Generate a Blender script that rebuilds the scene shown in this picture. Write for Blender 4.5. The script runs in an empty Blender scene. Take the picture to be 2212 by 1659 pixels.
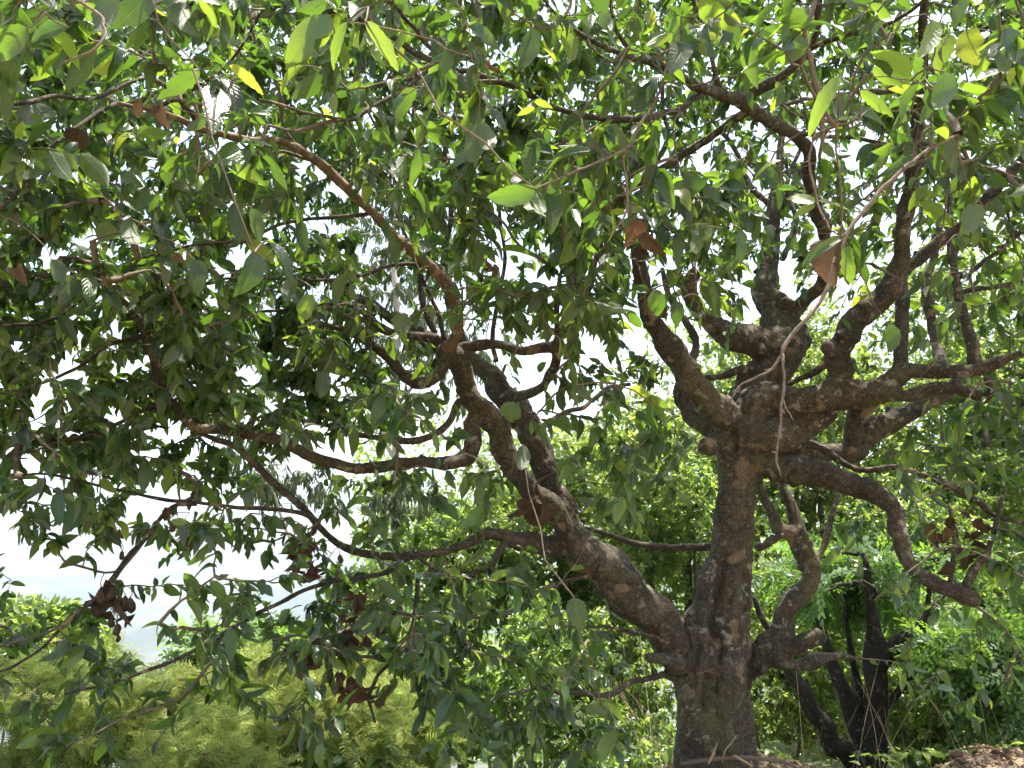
import bpy, math, random
import numpy as np
from mathutils import Vector, Matrix, Euler
from bpy_extras import view3d_utils  # noqa: F401

sc = bpy.context.scene
COL = sc.collection
rng = np.random.default_rng(11)
random.seed(11)
R = math.radians

# ------------------------------------------------------------------ camera
FPX = 1665.0                     # focal length in units of a 2212 x 1659 picture
EYE = np.array([0.0, 0.0, 1.6])
PITCH = R(6.0)
cam_d = bpy.data.cameras.new('camera')
cam_d.sensor_width = 36.0
cam_d.lens = 36.0 * FPX / 2212.0
cam_d.clip_start = 0.05
cam_d.clip_end = 40000.0
cam = bpy.data.objects.new('camera', cam_d)
COL.objects.link(cam)
cam.location = EYE
cam.rotation_euler = (R(90) + PITCH, 0, 0)
sc.camera = cam

# ------------------------------------------------------------------ world and sun
SUN_EL, SUN_AZ = 72.0, 52.0      # azimuth clockwise from +Y (the way the camera looks)
w = bpy.data.worlds.new('World')
sc.world = w
w.use_nodes = True
nt = w.node_tree
nt.nodes.clear()
sky = nt.nodes.new('ShaderNodeTexSky')
sky.sky_type = 'NISHITA'
sky.sun_disc = False
sky.sun_elevation = R(SUN_EL)
sky.sun_rotation = R(SUN_AZ)
sky.air_density = 1.0
sky.dust_density = 4.0
sky.ozone_density = 1.0
bg = nt.nodes.new('ShaderNodeBackground')
bg.inputs['Strength'].default_value = 0.15
wo = nt.nodes.new('ShaderNodeOutputWorld')
nt.links.new(sky.outputs[0], bg.inputs[0])
nt.links.new(bg.outputs[0], wo.inputs[0])

sun_d = bpy.data.lights.new('sun', 'SUN')
sun_d.energy = 5.0
sun_d.angle = R(0.53)
sun_d.color = (1.0, 0.95, 0.86)
sun = bpy.data.objects.new('sun', sun_d)
COL.objects.link(sun)
sd = Vector((math.sin(R(SUN_AZ)) * math.cos(R(SUN_EL)), math.cos(R(SUN_AZ)) * math.cos(R(SUN_EL)), math.sin(R(SUN_EL))))
sun.rotation_euler = sd.to_track_quat('Z', 'Y').to_euler()
sun.location = (0, 0, 60)

sc.view_settings.view_transform = 'Standard'
sc.view_settings.look = 'None'
sc.view_settings.exposure = 1.75
sc.view_settings.gamma = 1.0
sc.view_settings.use_curve_mapping = False
sc.render.engine = 'CYCLES'
cy = sc.cycles
cy.max_bounces = 12
cy.diffuse_bounces = 6
cy.glossy_bounces = 2
cy.transmission_bounces = 8
cy.volume_bounces = 1
cy.use_denoising = True
try:
    cy.denoiser = 'OPENIMAGEDENOISE'
except Exception:
    pass
cy.sample_clamp_indirect = 6.0
cy.use_adaptive_sampling = True
cy.adaptive_threshold = 0.02

# ------------------------------------------------------------------ small maths
CP, SP = math.cos(PITCH), math.sin(PITCH)


def U(px, py, D):
    """Point seen at (px, py) of the 2212 x 1659 picture, D metres ahead of the camera along the ground."""
    a = (px - 1106.0) / FPX
    b = -(py - 829.5) / FPX
    d = np.array([a, CP - b * SP, SP + b * CP])
    return EYE + d * (D / d[1])


def UR(wpx, D):
    return 0.5 * wpx / FPX * D


def project(p):
    q = np.asarray(p) - EYE
    f = q[..., 1] * CP + q[..., 2] * SP
    u = -q[..., 1] * SP + q[..., 2] * CP
    f = np.where(np.abs(f) < 1e-4, 1e-4, f)
    return 1106 + FPX * q[..., 0] / f, 829.5 - FPX * u / f, f


def norm(v):
    return v / np.maximum(np.linalg.norm(v, axis=-1, keepdims=True), 1e-9)


def _hash(ix, iy, iz, seed):
    h = (ix * 374761393 + iy * 668265263 + iz * 2147483647 + seed * 1274126177) & 0xFFFFFFFF
    h = ((h ^ (h >> 13)) * 1274126177) & 0xFFFFFFFF
    h = ((h ^ (h >> 16)) * 2246822519) & 0xFFFFFFFF
    return ((h ^ (h >> 15)) & 0xFFFFFF).astype(np.float64) / 0xFFFFFF


def vnoise(p, seed=0):
    p = np.asarray(p, dtype=np.float64)
    i = np.floor(p).astype(np.int64)
    f = p - i
    f = f * f * (3 - 2 * f)
    out = 0
    for dx in (0, 1):
        for dy in (0, 1):
            for dz in (0, 1):
                wgt = (f[..., 0] if dx else 1 - f[..., 0]) * (f[..., 1] if dy else 1 - f[..., 1]) * (f[..., 2] if dz else 1 - f[..., 2])
                out = out + wgt * _hash(i[..., 0] + dx, i[..., 1] + dy, i[..., 2] + dz, seed)
    return out * 2 - 1


def fbm(p, octaves=4, seed=0):
    a, s, t = 1.0, 1.0, 0
    p = np.asarray(p)
    for o in range(octaves):
        t = t + a * vnoise(p * s, seed + o)
        a *= 0.5
        s *= 2.03
    return t


def catmull(P, step):
    """P: (n,k) control rows (xyz, radius ...); returns rows resampled about every step metres."""
    P = np.asarray(P, float)
    if len(P) < 3:
        P = np.vstack([P[0], 0.5 * (P[0] + P[-1]), P[-1]])
    Q = np.vstack([2 * P[0] - P[1], P, 2 * P[-1] - P[-2]])
    out = []
    for i in range(1, len(Q) - 2):
        p0, p1, p2, p3 = Q[i - 1], Q[i], Q[i + 1], Q[i + 2]
        n = max(1, int(round(np.linalg.norm(p2[:3] - p1[:3]) / step)))
        t = (np.arange(n) / n)[:, None]
        out.append(0.5 * (2 * p1 + (p2 - p0) * t + (2 * p0 - 5 * p1 + 4 * p2 - p3) * t ** 2 + (3 * p1 - p0 - 3 * p2 + p3) * t ** 3))
    out.append(P[-1:])
    o = np.vstack(out)
    o[:, 3] = np.maximum(o[:, 3], 0.0012)
    return o


class MB:
    """Collects triangles and quads; build() links them as one mesh object."""

    def __init__(s):
        s.v, s.q, s.t, s.n = [], [], [], 0
        s.tint, s.uv = [], []

    def add(s, v, quads=None, tris=None, tint=None, uv=None):
        v = np.asarray(v, np.float32).reshape(-1, 3)
        if quads is not None and len(quads):
            s.q.append(np.asarray(quads, np.int64).reshape(-1, 4) + s.n)
        if tris is not None and len(tris):
            s.t.append(np.asarray(tris, np.int64).reshape(-1, 3) + s.n)
        s.v.append(v)
        s.tint.append(np.zeros(len(v), np.float32) if tint is None else np.broadcast_to(np.asarray(tint, np.float32), (len(v),)))
        s.uv.append(np.zeros((len(v), 2), np.float32) if uv is None else np.asarray(uv, np.float32).reshape(-1, 2))
        s.n += len(v)

    def mesh(s, name, mat):
        me = bpy.data.meshes.new(name)
        v = np.vstack(s.v)
        q = np.vstack(s.q) if s.q else np.zeros((0, 4), np.int64)
        t = np.vstack(s.t) if s.t else np.zeros((0, 3), np.int64)
        loops = np.concatenate([q.ravel(), t.ravel()]).astype(np.int32)
        starts = np.concatenate([np.arange(len(q)) * 4, len(q) * 4 + np.arange(len(t)) * 3]).astype(np.int32)
        me.vertices.add(len(v))
        me.vertices.foreach_set('co', v.ravel())
        me.loops.add(len(loops))
        me.loops.foreach_set('vertex_index', loops)
        me.polygons.add(len(starts))
        me.polygons.foreach_set('loop_start', starts)
        a = me.attributes.new('tint', 'FLOAT', 'POINT')
        a.data.foreach_set('value', np.concatenate(s.tint))
        uvs = np.vstack(s.uv)
        l = me.uv_layers.new(name='UVMap')
        l.data.foreach_set('uv', uvs[loops].astype(np.float32).ravel())
        me.update(calc_edges=True)
        me.validate()
        if mat:
            me.materials.append(mat)
        return me

    def build(s, name, mat, parent=None, kind=None):
        return link(name, s.mesh(name, mat), parent, kind)


def link(name, data, parent=None, kind=None):
    o = bpy.data.objects.new(name, data)
    COL.objects.link(o)
    if parent is not None:
        o.parent = parent
        o.matrix_parent_inverse = parent.matrix_world.inverted() if False else Matrix.Translation(-Vector(parent.location))
    if kind:
        o['kind'] = kind
    return o


def thing(name, label, cat, loc, group=None):
    o = bpy.data.objects.new(name, None)
    o.empty_display_size = 0.2
    COL.objects.link(o)
    o.location = Vector([float(c) for c in loc])
    o['label'] = label
    o['category'] = cat
    if group:
        o['group'] = group
    return o


def frames(P):
    T = norm(np.gradient(P, axis=0))
    up = np.array([0.31, 0.17, 0.93])
    if abs(np.dot(T[0], up)) > 0.9:
        up = np.array([1.0, 0.1, 0.0])
    N = np.zeros_like(P)
    n = norm(np.cross(T[0], up))
    for i in range(len(P)):
        n = n - T[i] * np.dot(n, T[i])
        n = n / (np.linalg.norm(n) + 1e-9)
        N[i] = n
    return T, N, np.cross(T, N)


def tube(mb, P, rad, sides, lump=0.0, seed=0, cap=True, squash=None):
    T, N, B = frames(P)
    a = np.arange(sides) / sides * 2 * math.pi
    ring = np.cos(a)[None, :, None] * N[:, None, :] + np.sin(a)[None, :, None] * B[:, None, :]
    r = np.asarray(rad)[:, None] * np.ones(sides)[None, :]
    if lump:
        q = P[:, None, :] + ring * r[..., None]
        sc_ = 0.55 / np.maximum(np.mean(rad), 0.004)
        r = r * (1 + lump * fbm(q * sc_, 2, seed))
    v = (P[:, None, :] + ring * r[..., None]).reshape(-1, 3)
    n = len(P)
    i = np.arange(n - 1)[:, None] * sides
    j = np.arange(sides)[None, :]
    j2 = (j + 1) % sides
    quads = np.stack([i + j, i + j2, i + sides + j2, i + sides + j], -1).reshape(-1, 4)
    L = np.concatenate([[0], np.cumsum(np.linalg.norm(np.diff(P, axis=0), axis=1))])
    uv = np.stack([np.tile(a / 6.2832, n), np.repeat(L, sides)], -1)
    tris = []
    if cap:
        v = np.vstack([v, P[0] - T[0] * rad[0] * 0.35, P[-1] + T[-1] * rad[-1] * 0.5])
        uv = np.vstack([uv, [[.5, 0], [.5, L[-1]]]])
        c0, c1 = n * sides, n * sides + 1
        b = (n - 1) * sides
        for k in range(sides):
            k2 = (k + 1) % sides
            tris.append((c0, k2, k))
            tris.append((c1, b + k, b + k2))
    mb.add(v, quads, tris, uv=uv)


# ------------------------------------------------------------------ materials
class NT:
    def __init__(s, name):
        s.m = bpy.data.materials.new(name)
        s.m.use_nodes = True
        s.t = s.m.node_tree
        s.t.nodes.clear()
        s.out = s.n('ShaderNodeOutputMaterial')

    def n(s, typ, **kw):
        x = s.t.nodes.new(typ)
        for k, v in kw.items():
            setattr(x, k, v)
        return x

    def l(s, a, b):
        s.t.links.new(a, b)

    def set(s, node, **kw):
        for k, v in kw.items():
            node.inputs[k.replace('_', ' ')].default_value = v

    def noise(s, vec, scale, detail=4, rough=0.55):
        x = s.n('ShaderNodeTexNoise')
        x.inputs['Scale'].default_value = scale
        x.inputs['Detail'].default_value = detail
        x.inputs['Roughness'].default_value = rough
        if vec is not None:
            s.l(vec, x.inputs['Vector'])
        return x.outputs['Fac']

    def ramp(s, fac, stops, interp='LINEAR'):
        x = s.n('ShaderNodeValToRGB')
        cr = x.color_ramp
        cr.interpolation = interp
        while len(cr.elements) < len(stops):
            cr.elements.new(0.5)
        for e, (p, c) in zip(cr.elements, stops):
            e.position = p
            e.color = (*c, 1) if len(c) == 3 else c
        s.l(fac, x.inputs[0])
        return x.outputs[0]

    def mix(s, fac, a, b, typ='MIX'):
        x = s.n('ShaderNodeMix', data_type='RGBA', blend_type=typ)
        for sock, val in ((x.inputs[0], fac), (x.inputs[6], a), (x.inputs[7], b)):
            if isinstance(val, (int, float)):
                sock.default_value = val
            elif isinstance(val, tuple):
                sock.default_value = (*val, 1)
            else:
                s.l(val, sock)
        return x.outputs[2]

    def math(s, op, a, b=0.0, c=0.0, clamp=False):
        x = s.n('ShaderNodeMath', operation=op, use_clamp=clamp)
        for i, v in enumerate((a, b, c)):
            if isinstance(v, (int, float)):
                x.inputs[i].default_value = v
            else:
                s.l(v, x.inputs[i])
        return x.outputs[0]


def leaf_material(name, refl, trans, trans_fac=0.45, rough=0.34, veins=True, under=(0.075, 0.105, 0.05), spec=0.5):
    """refl, trans: colour stops over the per-leaf tint (0 old and dark .. 1 young and yellowish)."""
    k = NT(name)
    at = k.n('ShaderNodeAttribute', attribute_name='tint')
    f = at.outputs['Fac']
    col = k.ramp(f, refl)
    tr = k.ramp(f, trans)
    geo = k.n('ShaderNodeNewGeometry')
    p = k.n('ShaderNodeBsdfPrincipled')
    if veins:
        uv = k.n('ShaderNodeUVMap')
        sx = k.n('ShaderNodeSeparateXYZ')
        k.l(uv.outputs[0], sx.inputs[0])
        ax = k.math('ABSOLUTE', k.math('SUBTRACT', sx.outputs[0], 0.5))
        mid = k.math('SUBTRACT', 1.0, k.math('MULTIPLY', ax, 16.0), clamp=True)
        ph = k.math('SUBTRACT', k.math('MULTIPLY', sx.outputs[1], 58.0), k.math('MULTIPLY', ax, 34.0))
        lat = k.math('POWER', k.math('MULTIPLY_ADD', k.math('SINE', ph), 0.5, 0.5), 7.0)
        v = k.math('MAXIMUM', mid, k.math('MULTIPLY', lat, 0.4))
        no = k.noise(k.n('ShaderNodeTexCoord').outputs['Object'], 55.0, 3)
        mott = k.ramp(no, [(0.3, (0.72, 0.72, 0.72)), (0.7, (1.22, 1.22, 1.22))])
        col = k.mix(1.0, col, mott, 'MULTIPLY')
        col = k.mix(k.math('MULTIPLY', v, 0.42), col, (0.16, 0.22, 0.07))
        tr = k.mix(k.math('MULTIPLY', v, 0.35), tr, (0.10, 0.16, 0.02))
        bm = k.n('ShaderNodeBump')
        bm.inputs['Strength'].default_value = 0.55
        bm.inputs['Distance'].default_value = 0.002
        k.l(k.math('SUBTRACT', k.math('MULTIPLY', no, 0.6), v), bm.inputs['Height'])
        k.l(bm.outputs[0], p.inputs['Normal'])
    back = geo.outputs['Backfacing']
    col = k.mix(k.math('MULTIPLY', back, 0.65), col, under)
    k.l(col, p.inputs['Base Color'])
    k.l(k.math('MULTIPLY_ADD', back, 0.26, rough), p.inputs['Roughness'])
    p.inputs['Specular IOR Level'].default_value = spec
    tb = k.n('ShaderNodeBsdfTranslucent')
    k.l(tr, tb.inputs[0])
    mx = k.n('ShaderNodeMixShader')
    mx.inputs[0].default_value = trans_fac
    k.l(p.outputs[0], mx.inputs[1])
    k.l(tb.outputs[0], mx.inputs[2])
    k.l(mx.outputs[0], k.out.inputs[0])
    return k.m


def bark_material(name, base, dark, pale, lichen=0.5, tan=None, scale=1.0, rough=0.88, bump=0.5, moss=None):
    k = NT(name)
    co = k.n('ShaderNodeTexCoord').outputs['Object']
    n1 = k.noise(co, 5.0 * scale, 6, 0.62)
    n2 = k.noise(co, 34.0 * scale, 6, 0.7)
    n3 = k.noise(co, 150.0 * scale, 4, 0.7)
    c = k.mix(k.ramp(n1, [(0.36, (0, 0, 0)), (0.66, (1, 1, 1))]), dark, base)
    c = k.mix(k.ramp(n2, [(0.40, (0.8, 0.8, 0.8)), (0.6, (0, 0, 0))]), c, dark)
    if tan:
        nt_ = k.noise(co, 8.0 * scale, 3, 0.45)
        c = k.mix(k.ramp(nt_, [(0.62, (0, 0, 0)), (0.655, (0.85, 0.85, 0.85))]), c, tan)
    if moss:
        nm = k.noise(co, 3.1 * scale, 5, 0.6)
        c = k.mix(k.ramp(nm, [(0.52, (0, 0, 0)), (0.68, (0.75, 0.75, 0.75))]), c, moss)
    mp = k.n('ShaderNodeMapping')
    mp.inputs['Scale'].default_value = (1.0, 1.0, 0.22)
    k.l(co, mp.inputs['Vector'])
    st = k.noise(mp.outputs[0], 13.0 * scale, 6, 0.68)
    c = k.mix(k.ramp(st, [(0.50, (0, 0, 0)), (0.66, (0.85, 0.85, 0.85))]), c, dark)
    pn = k.noise(co, 15.0 * scale, 8, 0.62)
    zone = k.ramp(k.noise(co, 2.4 * scale, 3), [(0.42, (0, 0, 0)), (0.58, (1, 1, 1))])
    sp = k.math('MULTIPLY', k.ramp(pn, [(0.585, (0, 0, 0)), (0.63, (1, 1, 1))]), k.math('MULTIPLY_ADD', zone, 0.75, 0.25))
    c = k.mix(k.math('MULTIPLY', sp, lichen), c, pale)
    crust = k.ramp(k.noise(co, 75.0 * scale, 5, 0.75), [(0.54, (0, 0, 0)), (0.64, (1, 1, 1))])
    c = k.mix(k.math('MULTIPLY', crust, 0.34 * lichen), c, pale)
    fine = k.ramp(n3, [(0.32, (0.55, 0.55, 0.55)), (0.68, (1.35, 1.35, 1.35))])
    c = k.mix(1.0, c, fine, 'MULTIPLY')
    p = k.n('ShaderNodeBsdfPrincipled')
    k.l(c, p.inputs['Base Color'])
    p.inputs['Roughness'].default_value = rough
    p.inputs['Specular IOR Level'].default_value = 0.25
    bm = k.n('ShaderNodeBump')
    bm.inputs['Strength'].default_value = bump
    bm.inputs['Distance'].default_value = 0.018 / scale
    k.l(k.math('ADD', k.math('MULTIPLY', n2, 0.7), k.math('ADD', k.math('MULTIPLY', n3, 0.35), k.math('MULTIPLY_ADD', sp, 0.15, k.math('MULTIPLY', st, -0.8)))), bm.inputs['Height'])
    k.l(bm.outputs[0], p.inputs['Normal'])
    k.l(p.outputs[0], k.out.inputs[0])
    return k.m


M_LEAF = leaf_material('leathery_leaf',
                       [(0, (0.022, 0.050, 0.020)), (0.45, (0.040, 0.085, 0.022)), (0.8, (0.085, 0.15, 0.025)), (1, (0.15, 0.21, 0.03))],
                       [(0, (0.06, 0.14, 0.012)), (0.45, (0.15, 0.29, 0.018)), (0.8, (0.34, 0.50, 0.03)), (1, (0.52, 0.60, 0.04))],
                       0.46, 0.24, spec=0.8, under=(0.095, 0.125, 0.06))
M_BGLEAF = leaf_material('thicket_leaf',
                         [(0, (0.040, 0.080, 0.026)), (0.5, (0.075, 0.130, 0.036)), (1, (0.13, 0.19, 0.05))],
                         [(0, (0.18, 0.31, 0.05)), (0.5, (0.34, 0.50, 0.07)), (1, (0.52, 0.62, 0.10))],
                         0.52, 0.30, veins=False, spec=0.7)
M_PINN = leaf_material('pinnate_leaf',
                       [(0, (0.045, 0.10, 0.03)), (1, (0.09, 0.17, 0.04))],
                       [(0, (0.16, 0.34, 0.03)), (1, (0.32, 0.52, 0.05))], 0.42, 0.42, veins=False)
M_FROND = leaf_material('feathery_frond',
                        [(0, (0.10, 0.17, 0.045)), (0.6, (0.18, 0.25, 0.065)), (1, (0.30, 0.34, 0.10))],
                        [(0, (0.28, 0.40, 0.07)), (0.6, (0.46, 0.57, 0.12)), (1, (0.62, 0.66, 0.18))],
                        0.48, 0.60, veins=False, under=(0.13, 0.17, 0.05), spec=0.25)
M_GUM = leaf_material('gum_leaf',
                      [(0, (0.07, 0.10, 0.06)), (1, (0.12, 0.15, 0.09))],
                      [(0, (0.10, 0.15, 0.04)), (1, (0.18, 0.24, 0.06))], 0.35, 0.45, veins=False)
M_DEAD = leaf_material('dead_leaf',
                       [(0, (0.05, 0.032, 0.022)), (0.5, (0.09, 0.056, 0.038)), (1, (0.14, 0.086, 0.058))],
                       [(0, (0.06, 0.026, 0.014)), (0.5, (0.11, 0.052, 0.030)), (1, (0.16, 0.08, 0.045))],
                       0.25, 0.7, under=(0.13, 0.075, 0.05), spec=0.2)
M_BARK = bark_material('grey_brown_bark', (0.150, 0.122, 0.084), (0.045, 0.037, 0.026), (0.34, 0.32, 0.26), 0.75, tan=(0.23, 0.16, 0.10), scale=1.0, bump=0.85, moss=(0.115, 0.110, 0.045))
M_BARK2 = bark_material('branch_bark', (0.125, 0.100, 0.067), (0.038, 0.031, 0.022), (0.36, 0.34, 0.28), 0.7, tan=(0.29, 0.195, 0.12), scale=2.0, bump=0.5)
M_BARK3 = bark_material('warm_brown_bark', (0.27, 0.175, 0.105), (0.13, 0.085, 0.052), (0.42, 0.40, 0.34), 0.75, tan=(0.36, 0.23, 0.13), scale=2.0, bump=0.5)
M_TWIG = bark_material('twig_bark', (0.22, 0.175, 0.125), (0.11, 0.085, 0.06), (0.38, 0.34, 0.28), 0.5, scale=4.0, bump=0.3)
M_DARKBARK = bark_material('black_furrowed_bark', (0.060, 0.048, 0.038), (0.018, 0.014, 0.012), (0.26, 0.25, 0.22), 0.55, scale=1.6, bump=1.0)
M_GUMBARK = bark_material('white_smooth_bark', (0.62, 0.58, 0.52), (0.45, 0.41, 0.35), (0.70, 0.68, 0.62), 0.4, scale=1.0, rough=0.6, bump=0.1)
M_FRUIT = bark_material('dried_husk', (0.110, 0.070, 0.040), (0.045, 0.028, 0.017), (0.14, 0.09, 0.055), 0.3, scale=5.0, rough=0.6, bump=0.5)
M_STRAW = bark_material('dry_straw', (0.50, 0.38, 0.22), (0.30, 0.21, 0.12), (0.55, 0.45, 0.3), 0.3, scale=6.0, bump=0.2)

# ------------------------------------------------------------------ terrain
DH = norm(np.array([-0.45, 0.89]))           # the way the hillside falls


def edge_y(x):
    """How far ahead the little earth bank in front of the slope reaches."""
    xs = np.array([-20, -1, 0.3, 0.62, 1.0, 1.55, 1.75, 1.95, 2.2, 2.5, 4, 20])
    ys = np.array([2.6, 3.0, 3.6, 4.25, 4.72, 4.74, 4.55, 4.05, 4.0, 4.62, 4.9, 5.2])
    return np.interp(x, xs, ys)


def height(x, y):
    x = np.asarray(x, float)
    y = np.asarray(y, float)
    p = np.stack([x, y, np.zeros_like(x)], -1)
    d = y - edge_y(x)
    top = -0.112 + 0.012 * fbm(p * 3.0, 3, 5) + 0.15 * np.exp(-((x - 2.75) / 0.42) ** 2 - ((y - 4.1) / 0.7) ** 2)
    top = top + np.where(y < 0, -y * 0.16, 0)
    top = np.minimum(top, 45 + 0 * y)
    s = np.maximum(d, 0.0)
    steep = 0.52 + 0.22 * (0.5 - 0.5 * np.tanh((x - 0.4) / 0.8))
    near = -0.112 - np.minimum(s, 3.0) * steep * np.tanh(s / 0.25) ** 0.5
    along = np.maximum(x * DH[0] + y * DH[1] - 6.5, 0)
    far = -np.interp(along, [0, 30, 120, 420, 900, 1400, 3800, 6200, 8200, 12000], [0, 12, 52, 170, 255, 262, 240, 110, -110, -120])
    big = np.clip((along - 60) / 800, 0, 1)
    rol = fbm(p / 700.0, 4, 9) * 45 * big * (0.4 + np.clip((along - 2500) / 3500, 0, 1.6))
    small = fbm(p * 0.35, 3, 21) * 0.18 * np.clip(s / 3, 0, 1)
    return np.where(d > 0, near + far + rol + small, top)


def make_ground():
    k = NT('soil_and_hillside')
    geo = k.n('ShaderNodeNewGeometry')
    sx = k.n('ShaderNodeSeparateXYZ')
    k.l(geo.outputs['Position'], sx.inputs[0])
    pos = geo.outputs['Position']
    n1 = k.noise(pos, 9.0, 6, 0.65)
    soil = k.ramp(n1, [(0.3, (0.20, 0.135, 0.08)), (0.7, (0.37, 0.265, 0.165))])
    under = k.ramp(k.noise(pos, 2.2, 6, 0.7), [(0.3, (0.05, 0.06, 0.02)), (0.5, (0.07, 0.10, 0.025)), (0.7, (0.14, 0.12, 0.05))])
    vo = k.n('ShaderNodeTexVoronoi')
    vo.inputs['Scale'].default_value = 0.011
    k.l(pos, vo.inputs['Vector'])
    fields = k.mix(0.65, k.ramp(vo.outputs['Color'], [(0.2, (0.03, 0.05, 0.022)), (0.45, (0.06, 0.07, 0.035)), (0.6, (0.15, 0.13, 0.09)), (0.8, (0.035, 0.05, 0.025))], 'CONSTANT'),
                   k.ramp(k.noise(pos, 0.02, 6), [(0.35, (0.02, 0.035, 0.018)), (0.65, (0.12, 0.11, 0.075))]))
    wood = k.ramp(k.noise(pos, 0.004, 5), [(0.45, (0, 0, 0)), (0.55, (1, 1, 1))])
    fields = k.mix(wood, fields, (0.02, 0.032, 0.018))
    zf = k.math('MULTIPLY', k.math('SUBTRACT', -0.02, sx.outputs[2]), 6.0, clamp=True)
    c = k.mix(zf, soil, under)
    c = k.mix(k.math('DIVIDE', k.math('SUBTRACT', -15.0, sx.outputs[2]), 30.0, clamp=True), c, fields)
    p = k.n('ShaderNodeBsdfPrincipled')
    k.l(c, p.inputs['Base Color'])
    p.inputs['Roughness'].default_value = 0.95
    bm = k.n('ShaderNodeBump')
    bm.inputs['Strength'].default_value = 0.7
    bm.inputs['Distance'].default_value = 0.03
    k.l(k.noise(pos, 30.0, 6, 0.7), bm.inputs['Height'])
    k.l(bm.outputs[0], p.inputs['Normal'])
    k.l(p.outputs[0], k.out.inputs[0])
    r = np.concatenate([[0.02], np.arange(0.4, 9.0, 0.13), 9 * 1.075 ** np.arange(0, 97)])
    r = r[r < 9900]
    na = 320
    a = np.arange(na) / na * 2 * math.pi
    X = r[:, None] * np.cos(a)[None]
    Y = r[:, None] * np.sin(a)[None]
    Z = height(X, Y)
    v = np.stack([X, Y, Z], -1).reshape(-1, 3)
    i = np.arange(len(r) - 1)[:, None] * na
    j = np.arange(na)[None]
    j2 = (j + 1) % na
    q = np.stack([i + j, i + na + j, i + na + j2, i + j2], -1).reshape(-1, 4)
    mb = MB()
    mb.add(v, q)
    o = mb.build('ground', k.m, None, 'structure')
    return o, k.m


GROUND, M_GROUND = make_ground()


def make_haze():
    k = NT('valley_haze')
    pv = k.n('ShaderNodeVolumePrincipled')
    pv.inputs['Color'].default_value = (0.78, 0.88, 1.0, 1)
    pv.inputs['Density'].default_value = 0.00022
    pv.inputs['Anisotropy'].default_value = 0.0
    k.l(pv.outputs[0], k.out.inputs['Volume'])
    mb = MB()
    e, z0, z1 = 10200.0, -420.0, 420.0
    v = [(x, y, z) for z in (z0, z1) for x, y in ((-e, -e), (e, -e), (e, e), (-e, e))]
    mb.add(v, [(3, 2, 1, 0), (4, 5, 6, 7), (0, 1, 5, 4), (1, 2, 6, 5), (2, 3, 7, 6), (3, 0, 4, 7)])
    return mb.build('haze', k.m, None, 'stuff')


make_haze()

# ------------------------------------------------------------------ leaf shapes


def leaf_shape(rows, seed, widest=0.42, acum=0.85, serr=0.0, fold=None, droop=None):
    g = np.random.default_rng(seed)
    y = np.linspace(0, 1, rows)
    prof = (y ** (0.55 + 0.25 * (widest - 0.4))) * ((1 - y) ** acum)
    prof = prof / prof.max()
    prof = np.maximum(prof, 0.03)
    prof[-1] = 0.0
    if serr:
        prof[1:-1] *= 1 + serr * np.where(np.arange(rows)[1:-1] % 2, 1, -1)
    fold = g.uniform(0.05, 0.55) if fold is None else fold
    droop = g.uniform(0.0, 0.95) if droop is None else droop
    bend = g.uniform(-0.2, 0.2)
    wav = g.uniform(0.0, 0.06)
    ph = g.uniform(0, 6.28)
    rag = g.uniform(0.86, 1.06, (rows, 3))
    if seed % 3 == 0 and rows > 6:
        rag[g.integers(2, rows - 2), g.choice([0, 2])] = 0.45
    v, uv = [], []
    for i in range(rows):
        cx = bend * y[i] ** 2
        zc = -droop * y[i] ** 2 * 0.5
        yc = y[i] * (1 - 0.18 * droop * y[i])
        for s in (-1, 0, 1):
            v.append((0.5 * s * prof[i] * rag[i, s + 1], cx, yc, zc, abs(s) * prof[i] * (fold * 0.5 + wav * math.sin(y[i] * 14 + ph + s))))
            uv.append((0.5 + 0.5 * s * (0.98 if prof[i] > 0.03 else 0.2), y[i]))
    v = np.array(v)
    # columns: across (scaled by width), sideways shift (scaled by length), along, droop, lift (scaled by width)
    q = []
    for i in range(rows - 1):
        for s in (0, 1):
            a = i * 3 + s
            q.append((a, a + 1, a + 4, a + 3))
    q[-2:] = []
    last = (rows - 1) * 3
    b = (rows - 2) * 3
    t = [(b, b + 1, last + 1), (b + 1, b + 2, last + 1)]
    keep = [i for i in range(len(v)) if i not in (last, last + 2)]
    remap = {o: n for n, o in enumerate(keep)}
    v = v[keep]
    uv = np.array(uv)[keep]
    q = [[remap[c] for c in f] for f in q]
    t = [[remap[c] for c in f] for f in t]
    return v, np.array(q), np.array(t), uv


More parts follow.
